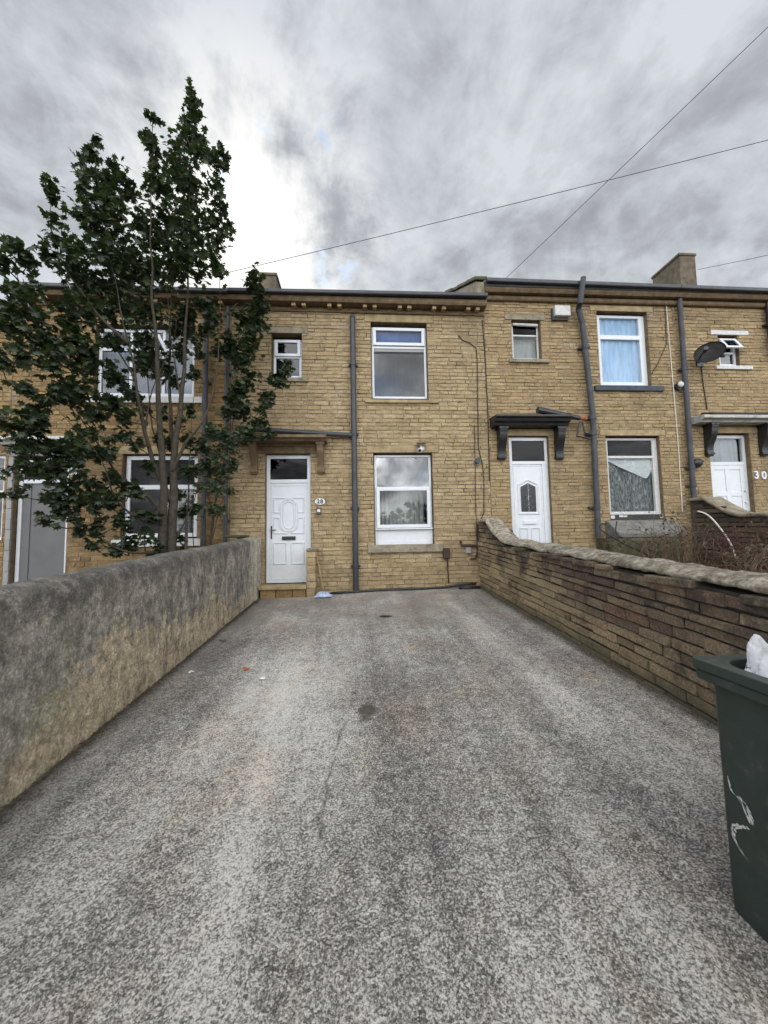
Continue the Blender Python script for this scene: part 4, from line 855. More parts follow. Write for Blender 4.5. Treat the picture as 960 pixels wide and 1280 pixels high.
# rendered wall on the left: one swept profile with a rounded top
t = thing('garden_wall', (-2.05, 4.0, -1.35), 'grey rendered garden wall with ochre bare patches along left of driveway', 'wall')
mb = MB(); ny = 150; prof0 = [(0,-.15),(0,.25),(0,.5),(0,.75),(0,.95),(0,1.04),(-.004,1.10),(-.018,1.14),(-.05,1.168),(-.10,1.182),(-.16,1.19),(-.22,1.178),(-.265,1.15),(-.285,1.09),(-.29,.6),(-.29,-.15)]
K = len(prof0)
for j in range(ny+1):
    y = lerp(-0.9, 7.28, j/ny)
    for i, (u, w) in enumerate(prof0):
        d = 0.014*mnoise.noise((y*1.7, w*2.2, i*0.01)) + 0.006*mnoise.noise((y*7, w*7, 5)) + 0.003*mnoise.noise((y*21, w*19, 9))
        top = 0.02*mnoise.noise((y*0.8, 0, 3))*(w > 1) + (.012*mnoise.noise((y*9, i*.5, 6)) + .008*mnoise.noise((y*23, i*.8, 8)))*(w > 1.05)
        mb.v.append((-1.92 + u + d*(1 if u > -.15 else -1), y, gz(-1.92, y) + w - .02 + top))
for j in range(ny):
    for i in range(K-1): a = j*K+i; mb.face([a, a+1, a+K+1, a+K])
mb.face(range(K)); mb.face([ny*K+i for i in range(K)][::-1])
mb.build('wall_body', 'stained_render', t, smooth=True)
mb = MB(); mb.prism([(-1.915,-1.2),(-1.905,0.02),(-1.93,0.06),(-2.27,0.06),(-2.28,-1.2)], 7.26, 7.62, 'y'); mb.build('end_pier', 'stained_render', t, bevel=.02)
mb = MB(); mb.box(-2.36, -2.10, 6.85, 7.5, 0.06, 0.11); mb.build('top_slab', 'mossy_stone', t, bevel=.02)

def stone_wall(name_label, X, thick, y_house, y_street, zf, hf, seed, mats, cat='wall', lens=(.22, .55), course=.092, two=True):
    """drystone-coursed wall along y; zf(y) ground, hf(y) height"""
    rng = random.Random(seed); t = thing('garden_wall', (X+thick/2, (y_house+y_street)/2, zf((y_house+y_street)/2)), name_label, cat)
    mb = MB(); mb.k = 0; L_ = y_house - y_street
    for side in ((0, 1) if two else (0,)):
        rows = courses(0, L_, 0.0, 1.7, course, lens[0], lens[1], rng, .2)
        keep = []
        for a, b, c, d in rows:
            yc = y_house - (a+b)/2; hh = hf(yc)
            if c > hh - .05: continue
            keep.append((a, b, c, min(d, hh-.01)))
        if side == 0: pl = lambda u, w, d: (X - d + .010*mnoise.noise((u, w*3, seed)), y_house-u, zf(y_house-u)-.04+w)
        else: pl = lambda u, w, d: (X + thick + d, y_house-u, zf(y_house-u)-.04+w)
        add_bricks(mb, keep, pl, rng, .0075, (.003, .034), .008)
    if True:                                                         # house-end and street-end faces
        for ye, sg in ((y_house, 1), (y_street, -1)):
            rows = courses(0, thick, 0, hf(ye)-.03, course, .15, .3, rng, .2)
            add_bricks(mb, rows, lambda u, w, d, ye=ye, sg=sg: (X+u, ye+sg*d, zf(ye)-.04+w), rng, .007, (.002, .02), .004)
    mb.k = 1; n = 70; base = len(mb.v)
    for j in range(n+1):
        y = lerp(y_street, y_house, j/n)
        mb.v += [(X+.012, y, zf(y)-.2), (X+.012, y, zf(y)+hf(y)-.06), (X+thick-.012, y, zf(y)+hf(y)-.06), (X+thick-.012, y, zf(y)-.2)]
    for j in range(n):
        for i in range(3): a = base+j*4+i; mb.face([a, a+1, a+5, a+4])
    mb.face([base, base+1, base+2, base+3]); e = base+n*4; mb.face([e+3, e+2, e+1, e])
    mb.build('stones', [mats[0], mats[1]], t)
    return t
def cap(t, X, thick, y0, y1, zf, hf, mat, seed, crown=.09, over=.03, amp=.02, name='capping', flat=False):
    mb = MB(); ny = int((y1-y0)*26); prof = [(-over,-.03),(-over-.004,-.012),(-over+.004,.006),(-over+.03,.020),(.08,.040),(.14,crown-.008),(.21,crown),(thick*.78,.045),(thick+over-.03,.015),(thick+over,-.03)]
    if flat: prof = [(-over,-.05),(-over,.0),(-over+.02,.018),(thick*.5,.025),(thick+over-.02,.018),(thick+over,0),(thick+over,-.05)]
    K = len(prof)
    for j in range(ny+1):
        y = lerp(y0, y1, j/ny)
        for i, (u, w) in enumerate(prof):
            n1 = mnoise.noise((y*2.3, u*6, seed)); n2 = mnoise.noise((y*8, u*14, seed+5)); n3 = mnoise.noise((y*24, u*30, seed+9))
            mb.v.append((X+u+.022*mnoise.noise((y*3.1, i, seed+2))*(u < .05), y, zf(y)+hf(y)+w+amp*n1+amp*.55*n2+amp*.3*n3))
    for j in range(ny):
        for i in range(K): a, b = j*K+i, j*K+(i+1) % K; mb.face([a, b, b+K, a+K])
    mb.face(range(K)); mb.face([ny*K+i for i in range(K)][::-1])
    return mb.build(name, mat, t, smooth=True)
zfr = lambda y: gz(2.47, y)
def hfr(y):
    s = max(0, min(1, (y - 6.15)/1.05)); s = s*s*(3-2*s) if s < 1 else 1
    s2 = max(0, min(1, (y-6.2)/1.0))
    return 1.01 + 0.35*s2**1.7
t = stone_wall('dark coursed stone garden wall with cement top along right of driveway', 2.49, 0.36, 7.62, -0.9, zfr, hfr, 41, ('wall_stone', 'dark_mortar'), lens=(.2, .52), course=.084)
cap(t, 2.49, .36, -0.9, 7.62, zfr, hfr, 'cement_cap', 3, crown=.062, over=.008, amp=.030)
rng = random.Random(6); mb = MB(); y = -0.8                           # broken top course under the cement
while y < 5.6:
    l = rng.uniform(.22, .5)
    if rng.random() < .88:
        z = zfr(y)+hfr(y)-.085; o = rng.uniform(.0, .035); h = rng.uniform(.045, .07); mb.box(2.49-.035-o, 2.6, y+.01, y+l-.01, z, z+h, 0)
    y += l
mb.build('top_stones', 'wall_stone', t, bevel=.012)
zf2 = lambda y: -0.95 + 0.045*y
hf2 = lambda y: 0.98 + 0.36*max(0, min(1, (y-6.55)/.75))**1.6
t = stone_wall('dark mossy garden wall with dipped top between the two right hand gardens', 7.22, .34, 7.62, 0.5, zf2, hf2, 77, ('dark_wall_stone', 'dark_mortar'), two=False)
cap(t, 7.22, .34, .5, 7.62, zf2, hf2, 'weathered_stone', 12, amp=.012, over=.05, flat=True)

# ------------------------------------------------------------------ wheelie bin
BX, BY = 1.40, 1.449                                                   # far left foot of the bin
bw, bd = 0.50, 0.60                                                    # across (x) and along the driveway (y)
gb = gz(1.6, 1.2)
t = thing('wheelie_bin', (BX+bw/2, BY-bd/2, gb), 'dark green wheelie bin with scuffed side standing open by the right wall', 'bin')
def rrect(x0, x1, y0, y1, r, n=5):
    pts = []
    for cx_, cy_, a0 in ((x1-r, y1-r, 0), (x0+r, y1-r, 90), (x0+r, y0+r, 180), (x1-r, y0+r, 270)):
        for i in range(n+1): a = R(a0+90*i/n); pts.append((cx_+r*math.cos(a), cy_+r*math.sin(a)))
    return pts
mb = MB(); lev = [(0.0, .004), (0.03, .0), (0.5, -.003), (0.86, -.006)]; loops = []
for h, g_ in lev: loops.append((gb+h, rrect(BX+g_, BX+bw-g_, BY-bd+g_, BY-g_+.0, .035)))
n0 = len(mb.v); k = len(loops[0][1])
for z, l in loops: mb.v += [(x, y, z) for x, y in l]
for a in range(len(loops)-1):
    for i in range(k): j = (i+1) % k; mb.face([n0+a*k+i, n0+a*k+j, n0+(a+1)*k+j, n0+(a+1)*k+i])
mb.face([n0+i for i in range(k)][::-1])
n1 = len(mb.v)                                                         # inner skin
inn = [(gb+.86, .0), (gb+.3, .03)]
for z, g_ in inn: mb.v += [(x, y, z) for x, y in rrect(BX+g_, BX+bw-g_, BY-bd+g_, BY-g_, .035)]
for i in range(k): j = (i+1) % k; mb.face([n1+j, n1+i, n1+k+i, n1+k+j]); mb.face([n0+3*k+i, n0+3*k+j, n1+j, n1+i])
mb.face([n1+k+i for i in range(k)])
mb.build('body', 'bin_green', t, smooth=False)
zr0, zr1 = gb+.845, gb+.93
def rim(name, z0, z1, ox, ix, ro, ri):
    mb = MB(); lo = rrect(BX-ox, BX+bw+ox, BY-bd-ox, BY+ox, ro); li = rrect(BX+ix, BX+bw-ix, BY-bd+ix, BY-ix, ri); k = len(lo)
    for z in (z0, z1): mb.v += [(x, y, z) for x, y in lo]; mb.v += [(x, y, z) for x, y in li]
    for i in range(k):
        j = (i+1) % k
        mb.face([i, j, 2*k+j, 2*k+i]); mb.face([k+j, k+i, 3*k+i, 3*k+j]); mb.face([2*k+i, 2*k+j, 3*k+j, 3*k+i]); mb.face([j, i, k+i, k+j])
    return mb.build(name, 'bin_green', t, bevel=.006)
rim('rim', zr1-.040, zr1, .046, .012, .022, .10); rim('rim_skirt', zr1-.080, zr1-.043, .038, .008, .02, .09)
mb = MB(); mb.tube([(BX+bw+.09, BY-bd+.05, zr1-.03), (BX+bw+.09, BY-.05, zr1-.03)], .016, 8); mb.build('handle', 'bin_green', t)
mb = MB(); mb.prism([(BX+bw+.075, zr1-.02), (BX+bw+.13, zr1+.01), (BX+bw+.22, gb+.30), (BX+bw+.16, gb+.28)], BY-bd, BY, 'y'); mb.build('lid', 'bin_green', t, bevel=.012)
for yy_ in (BY-bd+.06, BY-.06):
    mb = MB(); mb.tube([(BX+bw-.02, yy_-.025, gb+.10), (BX+bw-.02, yy_+.025, gb+.10)], .10, 20); mb.build('wheel', 'black_plastic', t, bevel=.01)
# white scrape marks on the side facing the driveway
mb = MB(); rng = random.Random(17)
def side_pt(px, py):
    r = ray(px, py)                                                    # side of the bin leans out a little towards its top
    tt = BX/r.x
    for _ in range(6): z = r.z*tt; tt = (BX - .0005 - .0065*(z-gb))/r.x
    p = r*tt; p.x -= .0015; return p
def stroke(pix, w):
    P = [side_pt(*q_) for q_ in pix]
    for i in range(len(P)-1):
        a, b = P[i], P[i+1]; n = 4
        for k_ in range(n):
            p0, p1 = a.lerp(b, k_/n), a.lerp(b, (k_+1)/n); ww = w*rng.uniform(.25, 1.1)
            if rng.random() < .8: mb.poly([(p0.x, p0.y-ww*.5, p0.z), (p1.x, p1.y-ww*.4, p1.z), (p1.x, p1.y+ww*.4, p1.z+ww*.5), (p0.x, p0.y+ww*.5, p0.z+ww*.5)])
for off in (0, 2.5, 5): stroke([(920+off,995),(926+off,1003),(932+off,1013),(938+off,1028)], .009)
stroke([(936,1036),(928,1034),(920,1036),(918,1044)], .012); stroke([(917,1044),(921,1054),(928,1064)], .014)
stroke([(911,975),(915,990),(921,996),(928,1005),(935,1014),(941,1032)], .012); stroke([(920,995),(927,1000),(934,1008),(939,1022),(943,1034)], .012); stroke([(926,998),(932,1016),(938,1030)], .010)
stroke([(932,1036),(924,1032),(916,1032),(915,1042),(919,1052),(926,1064),(935,1074)], .012); stroke([(915,1036),(921,1054),(930,1070),(938,1080)], .009); stroke([(910,970),(913,985)], .006)
mb.build('scuff', 'worn_white_paint', t)
def blob(name, c, rx, ry, rz, mat, seed, amp=.35, n=18, label=None, cat=None):
    mb = MB()
    for i in range(n+1):
        th = math.pi*i/n
        for j in range(n*2):
            ph = 2*math.pi*j/(n*2); d = Vector((math.sin(th)*math.cos(ph), math.sin(th)*math.sin(ph), math.cos(th)))
            f_ = 1 + amp*mnoise.noise(d*1.7+Vector((seed, 0, 0))) + amp*.55*abs(mnoise.noise(d*4.1+Vector((0, seed, 0)))) + amp*.25*mnoise.noise(d*9)
            mb.v.append((c[0]+d.x*rx*f_, c[1]+d.y*ry*f_, c[2]+d.z*rz*f_))
    for i in range(n):
        for j in range(n*2): a, b = i*n*2+j, i*n*2+(j+1) % (n*2); mb.face([a, b, b+n*2, a+n*2])
    return tag(mb.build(name, mat), label, cat)
mb = MB(); N_, K_ = 34, 20                                              # crumpled open bag: a folded front and back sheet joined round the top
for sheet in (0, 1):
    for i in range(N_+1):
        for j in range(K_+1):
            u, w = i/N_, j/K_; x = BX+.045+.30*u; topz = zr1 + .115*math.exp(-((u-.22)/.22)**2) + .075*math.exp(-((u-.75)/.25)**2) - .05*(u < .06)
            z = topz - w*.26 + .012*mnoise.noise((u*7, w*3, sheet)); fold = .030*mnoise.noise((u*6+w*1.5, w*2.0, 3+sheet*4)) + .016*mnoise.noise((u*15, w*6+u*5, 8+sheet)) + .007*abs(mnoise.noise((u*33, w*19, 2)))
            mb.v.append((x - .05*w*(1-u)*0 + .012*mnoise.noise((w*6, u*4, 9)), BY-.085 - .05*w + (.07*w+.006)*sheet + fold*(1 if sheet else 1) + .05*(u-.3), z))
W_ = (N_+1)*(K_+1)
for sh in (0, 1):
    for i in range(N_):
        for j in range(K_): a = sh*W_+i*(K_+1)+j; mb.face([a, a+1, a+K_+2, a+K_+1])
for i in range(N_): a = i*(K_+1); mb.face([a, a+K_+1, W_+a+K_+1, W_+a])
tag(mb.build('plastic_bag', 'polythene', smooth=True), 'crumpled white polythene bag sticking out of the green bin', 'bag')
mb = MB(); a0 = Vector((BX+.16, BY-.36, zr1-.12)); mb.box(BX+.10, BX+.36, BY-.36, BY-.19, zr1-.20, zr1-.025); tag(mb.build('cardboard_box', 'cardboard', bevel=.004), 'brown cardboard box inside the open green bin', 'box')

# ------------------------------------------------------------------ litter and debris on the driveway
def scrap(px, py, sx, sy, mat, label, name='litter', seed=0):
    r = ray(px, py); tt = 3.0
    for _ in range(20): p = r*tt; tt *= (gz(p.x, p.y))/p.z if p.z < -.1 else 1
    p = r*tt; rng = random.Random(seed+int(px)); mb = MB(); n = 9
    mb.v.append((p.x, p.y, gz(p.x, p.y)+.022))
    for i in range(n): a = 2*math.pi*i/n; q_ = .6+.6*rng.random(); x, y = p.x+sx*q_*math.cos(a), p.y+sy*q_*math.sin(a); mb.v.append((x, y, gz(x, y)+.010+.016*rng.random()))
    for i in range(n): mb.face([0, 1+i, 1+(i+1) % n])
    tag(mb.build(name, mat), label, 'leaf' if 'leaf' in name else 'litter')
scrap(238, 842, .035, .030, 'paper', 'white paper scrap on driveway near the rendered wall')
scrap(328, 850, .028, .022, 'paper', 'tiny white scrap on driveway right of the orange leaf')
scrap(308, 838, .045, .03, 'orange_leaf', 'curled orange brown leaf lying on the driveway', 'fallen_leaf')
scrap(279, 802, .045, .03, 'debris_mat', 'dark brown leaf on the driveway further up by rendered wall', 'fallen_leaf')
scrap(484, 771, .11, .06, 'debris_mat', 'flattened dark rag of dirt on the driveway near the house', 'litter')
rng = random.Random(99); mb = MB()
def chip(x, y, s):
    z = gz(x, y)+.006; mb.poly([(x+s*rng.uniform(-1,1), y+s*rng.uniform(-1,1), z+s*rng.uniform(0,.6)) for _ in range(3)])
for _ in range(3600):
    y = rng.uniform(.9, 7.2); x = -1.91 + abs(rng.gauss(0, .035))*(1+.8*mnoise.noise((0, y*2.5, 0))); chip(x, y, rng.uniform(.004, .022))
for _ in range(2200):
    y = rng.uniform(.9, 7.5); x = 2.455 - abs(rng.gauss(0, .05)); chip(x, y, rng.uniform(.004, .016))
for _ in range(500):
    x = rng.uniform(-.8, 2.4); y = 7.66 - abs(rng.gauss(0, .06)); chip(x, y, rng.uniform(.004, .018))
tag(mb.build('debris', 'debris_mat'), 'loose dirt and leaf bits along the wall foots', 'debris', kind='stuff')

# ------------------------------------------------------------------ trees
def leaf_shape(lobes=5):
    pts = [(0,-.42),(.30,-.40),(.22,-.16),(.52,.02),(.26,.12),(.30,.44),(.10,.28),(0,.60),(-.10,.28),(-.30,.44),(-.26,.12),(-.52,.02),(-.22,-.16),(-.30,-.40)]
    return pts
LEAF = leaf_shape()
def add_leaf(mb, p, s, rng, up=Vector((0,0,1)), tilt=.75):
    n = (up + Vector((rng.gauss(0, tilt), rng.gauss(0, tilt), rng.gauss(0, .25)))).normalized()
    a = rng.uniform(0, 2*math.pi); u = n.orthogonal().normalized(); w = n.cross(u); e1 = u*math.cos(a)+w*math.sin(a); e2 = n.cross(e1)
    base = len(mb.v); mb.v.append(tuple(p + n*s*.06))
    for x, y in LEAF:
        q_ = p + e1*x*s + e2*y*s - n*s*.16*(x*x+y*y)*2; mb.v.append(tuple(q_))
    k = len(LEAF)
    for i in range(k): mb.face([base, base+1+i, base+1+(i+1) % k])
def spline(P, n=6):
    P = [Vector(p) for p in P]; out = []
    for i in range(len(P)-1):
        p0, p1, p2, p3 = P[max(i-1,0)], P[i], P[i+1], P[min(i+2, len(P)-1)]
        for k in range(n):
            t = k/n; out.append(0.5*((2*p1) + (p2-p0)*t + (2*p0-5*p1+4*p2-p3)*t*t + (-p0+3*p1-3*p2+p3)*t**3))
    out.append(P[-1]); return out
def make_tree(name, base, label, limbs, blobs, leaf_mat_, size, dens, seed, tilt=.75, cat='tree', crown_name='crown', trunk_name='trunk'):
    rng = random.Random(seed); t = thing(name, base, label, cat); tr = MB(); skel = []
    for pix, r0, r1 in limbs:
        S = spline([at(x, y, d) for x, y, d in pix]); n = len(S)
        S = [s_ + Vector((mnoise.noise(s_*2.1), mnoise.noise(s_*2.1+Vector((5,0,0))), 0))*.03 for s_ in S]
        tr.tube(S, [max(r1*.6, r0*(1-i/(n-1))**1.5) for i in range(n)], 9); skel += [(p, 0) for p in S]
    cr = MB()
    for x, y, r, d in blobs:
        c = at(x, y, d); rad = r*d/F
        near = min(skel, key=lambda q_: (q_[0]-c).length + (0.6 if q_[0].z > c.z else 0))[0]
        if (near-c).length > .12:
            mid = near.lerp(c, .5) + Vector((rng.gauss(0,.05), rng.gauss(0,.05), -.05)); S = spline([near, mid, c], 4)
            tr.tube(S, [lerp(.014, .004, i/(len(S)-1)) for i in range(len(S))], 5)
        n = int(dens*r*r*(d/6)**2) + 4; shoots = []
        for k in range(max(2, int(r/5))):
            v = Vector((rng.gauss(0,1), rng.gauss(0,1), rng.gauss(.5,1.2))).normalized()*rad*rng.uniform(.6, 1.3); v.x *= .8; v.y *= .8; shoots.append(v)
            tr.tube([c, c+v*.5+Vector((0,0,-.02)), c+v], [.006, .004, .002], 4)
        for k in range(n):
            v = rng.choice(shoots)*rng.uniform(.1, 1.2) + Vector((rng.gauss(0,1), rng.gauss(0,1), rng.gauss(0,1.0)))*rad*.33
            add_leaf(cr, c+v, size*rng.uniform(.55, 1.2), rng, Vector((v.x*.25, v.y*.25, 1)), tilt)
    tr.build(trunk_name, 'bark', t, smooth=True); cr.build(crown_name, leaf_mat_, t)
    return t
D = 6.1
limbs = [
 ([(203,700,D),(205,640,D),(203,575,D),(198,500,D-.1),(196,430,D-.2),(190,360,D-.3),(188,280,D-.3),(190,200,D-.3),(190,150,D-.3)], .075, .010),
 ([(214,700,D+.1),(216,640,D+.1),(218,570,D+.15),(226,500,D+.2),(232,420,D+.3),(236,330,D+.3),(238,230,D+.3),(241,116,D+.3)], .085, .010),
 ([(214,628,D+.1),(197,590,D),(182,540,D-.2),(170,480,D-.4),(158,420,D-.5),(140,340,D-.6),(126,270,D-.6),(119,180,D-.6)], .045, .008),
 ([(219,575,D+.15),(213,520,D+.4),(212,450,D+.6),(214,380,D+.7),(225,290,D+.7),(235,220,D+.6)], .040, .008),
 ([(216,590,D+.1),(232,555,D+.1),(258,520,D+.2),(272,450,D+.4),(275,380,D+.3),(272,300,D+.2),(276,195,D+.2)], .030, .006),
 ([(203,640,D),(180,615,D-.2),(150,595,D-.4),(125,560,D-.6),(100,520,D-.8),(75,470,D-.9),(65,420,D-.9)], .032, .007),
 ([(204,655,D),(178,650,D-.2),(145,625,D-.5),(125,575,D-.8),(60,500,D-1.1),(20,480,D-1.2)], .026, .006),
 ([(200,690,D-.1),(160,690,D-.4),(120,670,D-.6),(90,640,D-.8),(70,590,D-.9),(45,540,D-1.0)], .024, .006),
 ([(160,430,D-.5),(120,390,D-.7),(85,340,D-.8),(66,290,D-.8),(62,228,D-.8)], .026, .006),
 ([(70,450,D-.9),(40,400,D-1.1),(22,350,D-1.2),(18,305,D-1.2)], .020, .006),
 ([(215,675,D+.1),(232,650,D+.2),(245,610,D+.3),(252,560,D+.4)], .022, .006),
 ([(170,480,D-.4),(150,440,D-.2),(128,420,D-.3),(100,400,D-.5)], .016, .005),
 ([(232,700,D+.2),(233,650,D+.3),(236,600,D+.4),(240,520,D+.5),(248,440,D+.5)], .03, .006),
 ([(208,600,D+.2),(188,520,D+.3),(183,450,D+.3),(172,390,D+.2)], .02, .005),
 ([(226,500,D+.2),(215,430,D+.1),(208,360,D),(204,290,D)], .018, .005),
 ([(182,540,D-.2),(192,480,D-.3),(212,440,D-.2),(222,400,D-.1)], .014, .004),
]
B_ = [(240,114,8,.3),(240,126,11,.3),(238,145,15,.3),(232,168,16,.3),(246,172,12,.3),(226,192,20,.3),(248,195,14,.2),
 (190,146,8,-.3),(188,165,11,-.3),(193,190,13,-.3),(195,215,15,-.2),(203,238,20,-.1),(222,225,22,.1),(240,245,24,.5),(218,275,28,.2),(246,280,22,.4),(232,310,28,.1),
 (277,190,9,.2),(271,212,13,.2),(282,208,9,.3),(268,240,14,.1),(276,262,11,.3),(264,285,16,.2),(274,305,13,.2),(268,330,15,.2),(282,285,8,.2),
 (119,176,8,-.6),(118,196,13,-.6),(104,214,13,-.6),(124,222,19,-.5),(150,222,14,-.4),(104,245,16,-.7),(138,255,24,-.5),(164,245,15,-.2),(112,282,24,-.7),(148,290,26,-.4),(176,275,18,-.1),(168,320,26,-.3),(130,318,24,-.6),(100,318,20,-.9),
 (62,230,9,-.8),(66,250,12,-.8),(60,276,12,-.9),(74,300,17,-.9),(58,322,12,-.8),(90,340,24,-.8),(120,355,26,-.5),(152,350,25,-.2),(188,345,26,0),(220,345,24,.3),(200,305,22,.2),
 (18,312,16,-1.2),(6,335,18,-1.3),(32,335,15,-1.1),(36,362,17,-1.1),(14,375,20,-1.3),(20,410,20,-1.2),(40,395,14,-1.1),(25,440,20,-1.2),(4,462,15,-1.2),(45,430,15,-1.0),
 (88,385,22,-.8),(62,430,22,-.9),(94,425,25,-.7),(128,400,22,-.4),(76,465,24,-.9),(108,462,22,-.6),(96,500,24,-.8),(120,520,18,-.7),(140,500,14,-.5),(72,500,18,-1.0),
 (30,485,15,-1.2),(38,520,20,-1.1),(12,540,18,-1.3),(48,552,20,-1.0),(78,560,18,-.9),(60,590,22,-1.0),(86,608,20,-.9),(104,632,16,-.8),(72,636,10,-.9),(112,600,13,-.7),(140,560,13,-.6),(118,560,15,-.8),(98,650,9,-.8),
 (168,395,22,-.3),(198,400,22,.2),(150,435,16,-.3),(176,435,18,.1),(168,465,13,-.2),(205,455,13,.4),(236,400,20,.5),(254,380,14,.4),(228,440,13,.5),(150,515,15,-.5),(180,505,12,.2),(250,345,12,.3),(215,480,10,.5),
 (262,415,13,.5),(272,395,12,.4),(150,655,13,-.4),(136,632,13,-.5),(168,688,12,-.3),(148,690,11,-.4),(125,668,9,-.6),(192,694,9,-.1),(240,590,13,.3),(236,555,12,.4),(252,560,10,.4),(180,640,8,-.2),(20,560,16,-1.2),(35,590,16,-1.1),(95,585,18,-.9),(70,620,16,-1.0),(120,625,15,-.7),(60,655,10,-.9),(110,440,18,-.5),(140,470,16,-.4),(188,455,14,.2),(220,410,16,.5),(245,430,12,.5),(160,545,12,-.4),(105,545,16,-.8),(55,520,16,-1.0),(175,560,9,-.2),(240,470,10,.5),(205,520,8,.4),(140,600,13,-.5),(160,620,11,-.4),(185,590,9,-.1),(90,560,16,-.9),(25,620,12,-1.1),(225,620,11,.3),(245,640,10,.4),(180,670,10,-.2),(225,670,9,.3),(100,665,10,-.7),(195,545,10,.1),(225,530,10,.3),(130,505,14,-.6),(150,480,12,-.4),(215,600,9,.3),(230,640,10,.3),(195,650,9,-.2),(170,615,11,-.3),(155,665,12,-.4),(125,645,11,-.6),(210,560,9,.4),(250,585,11,.4),(240,520,10,.5),(185,430,13,.3),(165,500,12,-.1),(200,685,9,-.2),(225,690,8,.2),(80,640,12,-.9),(110,680,9,-.6)]
t = make_tree('sycamore_tree', at(209, 700, D) - Vector((0,0,.9)), 'tall leafy sycamore with several slender grey stems behind the rendered wall', limbs, [(x, y, r, D+o) for x, y, r, o in B_], 'sycamore_leaf', .122, .26, 12)
E_ = 7.0
limbs2 = [([(262,705,E_),(268,640,E_),(282,570,E_),(296,500,E_),(305,440,E_),(314,380,E_),(316,345,E_)], .028, .005), ([(283,565,E_),(310,530,E_),(335,500,E_-.1),(362,455,E_-.1)], .014, .004), ([(268,640,E_),(255,600,E_),(262,550,E_)], .014, .004), ([(296,500,E_),(285,450,E_+.1),(270,430,E_+.1)], .012, .004)]
B2 = [(314,345,9),(322,365,14),(330,385,10),(318,388,17),(324,408,13),(306,402,13),(308,428,18),(290,432,15),(276,440,12),(298,455,16),(306,478,13),(292,490,14),(288,512,14),(304,515,13),(318,530,11),(332,548,10),(310,548,12),(362,456,7),(354,468,9),(346,482,11),(336,496,10),(326,512,9),(345,470,6),(340,545,7)]
make_tree('young_tree', at(262, 705, E_) - Vector((0,0,.7)), 'thin young tree with dark leaves growing close to middle house wall', limbs2, [(x, y, r, E_) for x, y, r in B2], 'sycamore_leaf', .115, .42, 31)
E3 = 6.6
limbs3 = [([(250,705,E3),(255,640,E3),(262,580,E3),(275,540,E3)], .018, .004), ([(258,705,E3),(270,650,E3),(285,600,E3),(298,560,E3)], .015, .004), ([(245,705,E3),(240,650,E3),(245,590,E3)], .012, .004)]
B3 = [(262,545,13),(278,540,13),(250,562,12),(270,565,15),(288,560,13),(258,585,12),(275,590,13),(292,585,10),(268,612,11),(282,615,9),(262,640,9),(275,640,8),(250,610,8),(300,545,9)]
make_tree('garden_shrub', at(250, 705, E3) - Vector((0,0,.7)), 'loose grey green shrub between the sycamore stems and dark downpipe', limbs3, [(x, y, r, E3) for x, y, r in B3], 'shrub_leaf', .09, .5, 44, cat='shrub', crown_name='foliage', trunk_name='stem')
rng = random.Random(70); mb = MB()
for tx, ty, rr, hh in ((-7, -15, 2.6, 3.6), (-2.5, -16, 2.2, 3.0), (1.5, -15.5, 2.2, 2.2), (5, -16, 2.4, 3.2), (9.5, -15, 2.9, 4.4), (14, -16, 2.6, 3.4), (-12, -16, 2.8, 4.2), (19, -16, 2.8, 3.6)):
    for _ in range(520):
        v = Vector((rng.gauss(0,1), rng.gauss(0,1), rng.gauss(0,1))).normalized()*rng.uniform(.5, 1.05); p = Vector((tx+v.x*rr, ty+v.y*rr*.7, (hh-1.7)/2+v.z*(hh+1.7)/2)); add_leaf(mb, p, rng.uniform(.35, .7), rng)
tag(mb.build('tree_line', 'sycamore_leaf'), 'row of leafy trees across the street seen only in window reflections', 'trees', kind='stuff')
# ------------------------------------------------------------------ brambles in the right-hand garden
def bramble(label, px, d, n, mat, leaf, seed, h=(.5, 1.0), spread=.5, leaves=40):
    rng = random.Random(seed); b0 = at(px, 720, d); b0.z = -1.12 + .058*d + .02*(b0.x-2.7)
    t = thing('bramble', b0, label, 'plant', 'overgrown plants in the right hand garden'); mb = MB(); lf = MB()
    for _ in range(n):
        a = rng.uniform(0, 2*math.pi); hh = rng.uniform(*h); sp = rng.uniform(.1, spread); s = Vector((b0.x+rng.gauss(0, spread*.45), b0.y+rng.gauss(0, .22), b0.z-.03)); P = [s]; kx = rng.gauss(0, .25)
        for k in range(1, 8):
            u = k/7; P.append(s + Vector(((math.cos(a)*sp*1.6+kx)*u*u*1.2, math.sin(a)*sp*u*u*.7+0, hh*(1.6*u-(.6+.7*abs(kx))*u*u*(1+.5*rng.random())))) + Vector((rng.gauss(0,.02), rng.gauss(0,.02), rng.gauss(0,.02))))
        mb.tube(P, [lerp(.007, .0025, i/7) for i in range(8)], 5)
        for k in range(3, 8):
            if rng.random() < .75:
                q_ = P[k] + Vector((rng.gauss(0,.13), rng.gauss(0,.1), rng.gauss(0,.09))); mb.tube([P[k], P[k].lerp(q_, .5)+Vector((0,0,.02)), q_], .0022, 4)
                for _k in range(4):
                    if rng.random() < leaves/100: add_leaf(lf, q_+Vector((rng.gauss(0,.03),)*3), rng.uniform(.025, .06), rng, tilt=1.2)
    mb.build('stem', mat, t); 
    if lf.f: lf.build('foliage', leaf, t)
bramble('tangle of dry tan bramble stems left of the dark dividing wall', 850, 6.6, 55, 'dead_stem', 'weed_leaf', 1, (.6, 1.4), .6, 45)
bramble('leafless reddish stems standing against the dark dividing wall', 915, 5.9, 40, 'red_stem', 'weed_leaf', 2, (.6, 1.15), .45, 12)
bramble('pale dry weeds at lower right near the frame edge above stone wall', 945, 5.2, 34, 'dead_stem', 'weed_leaf', 3, (.4, .85), .45, 40)
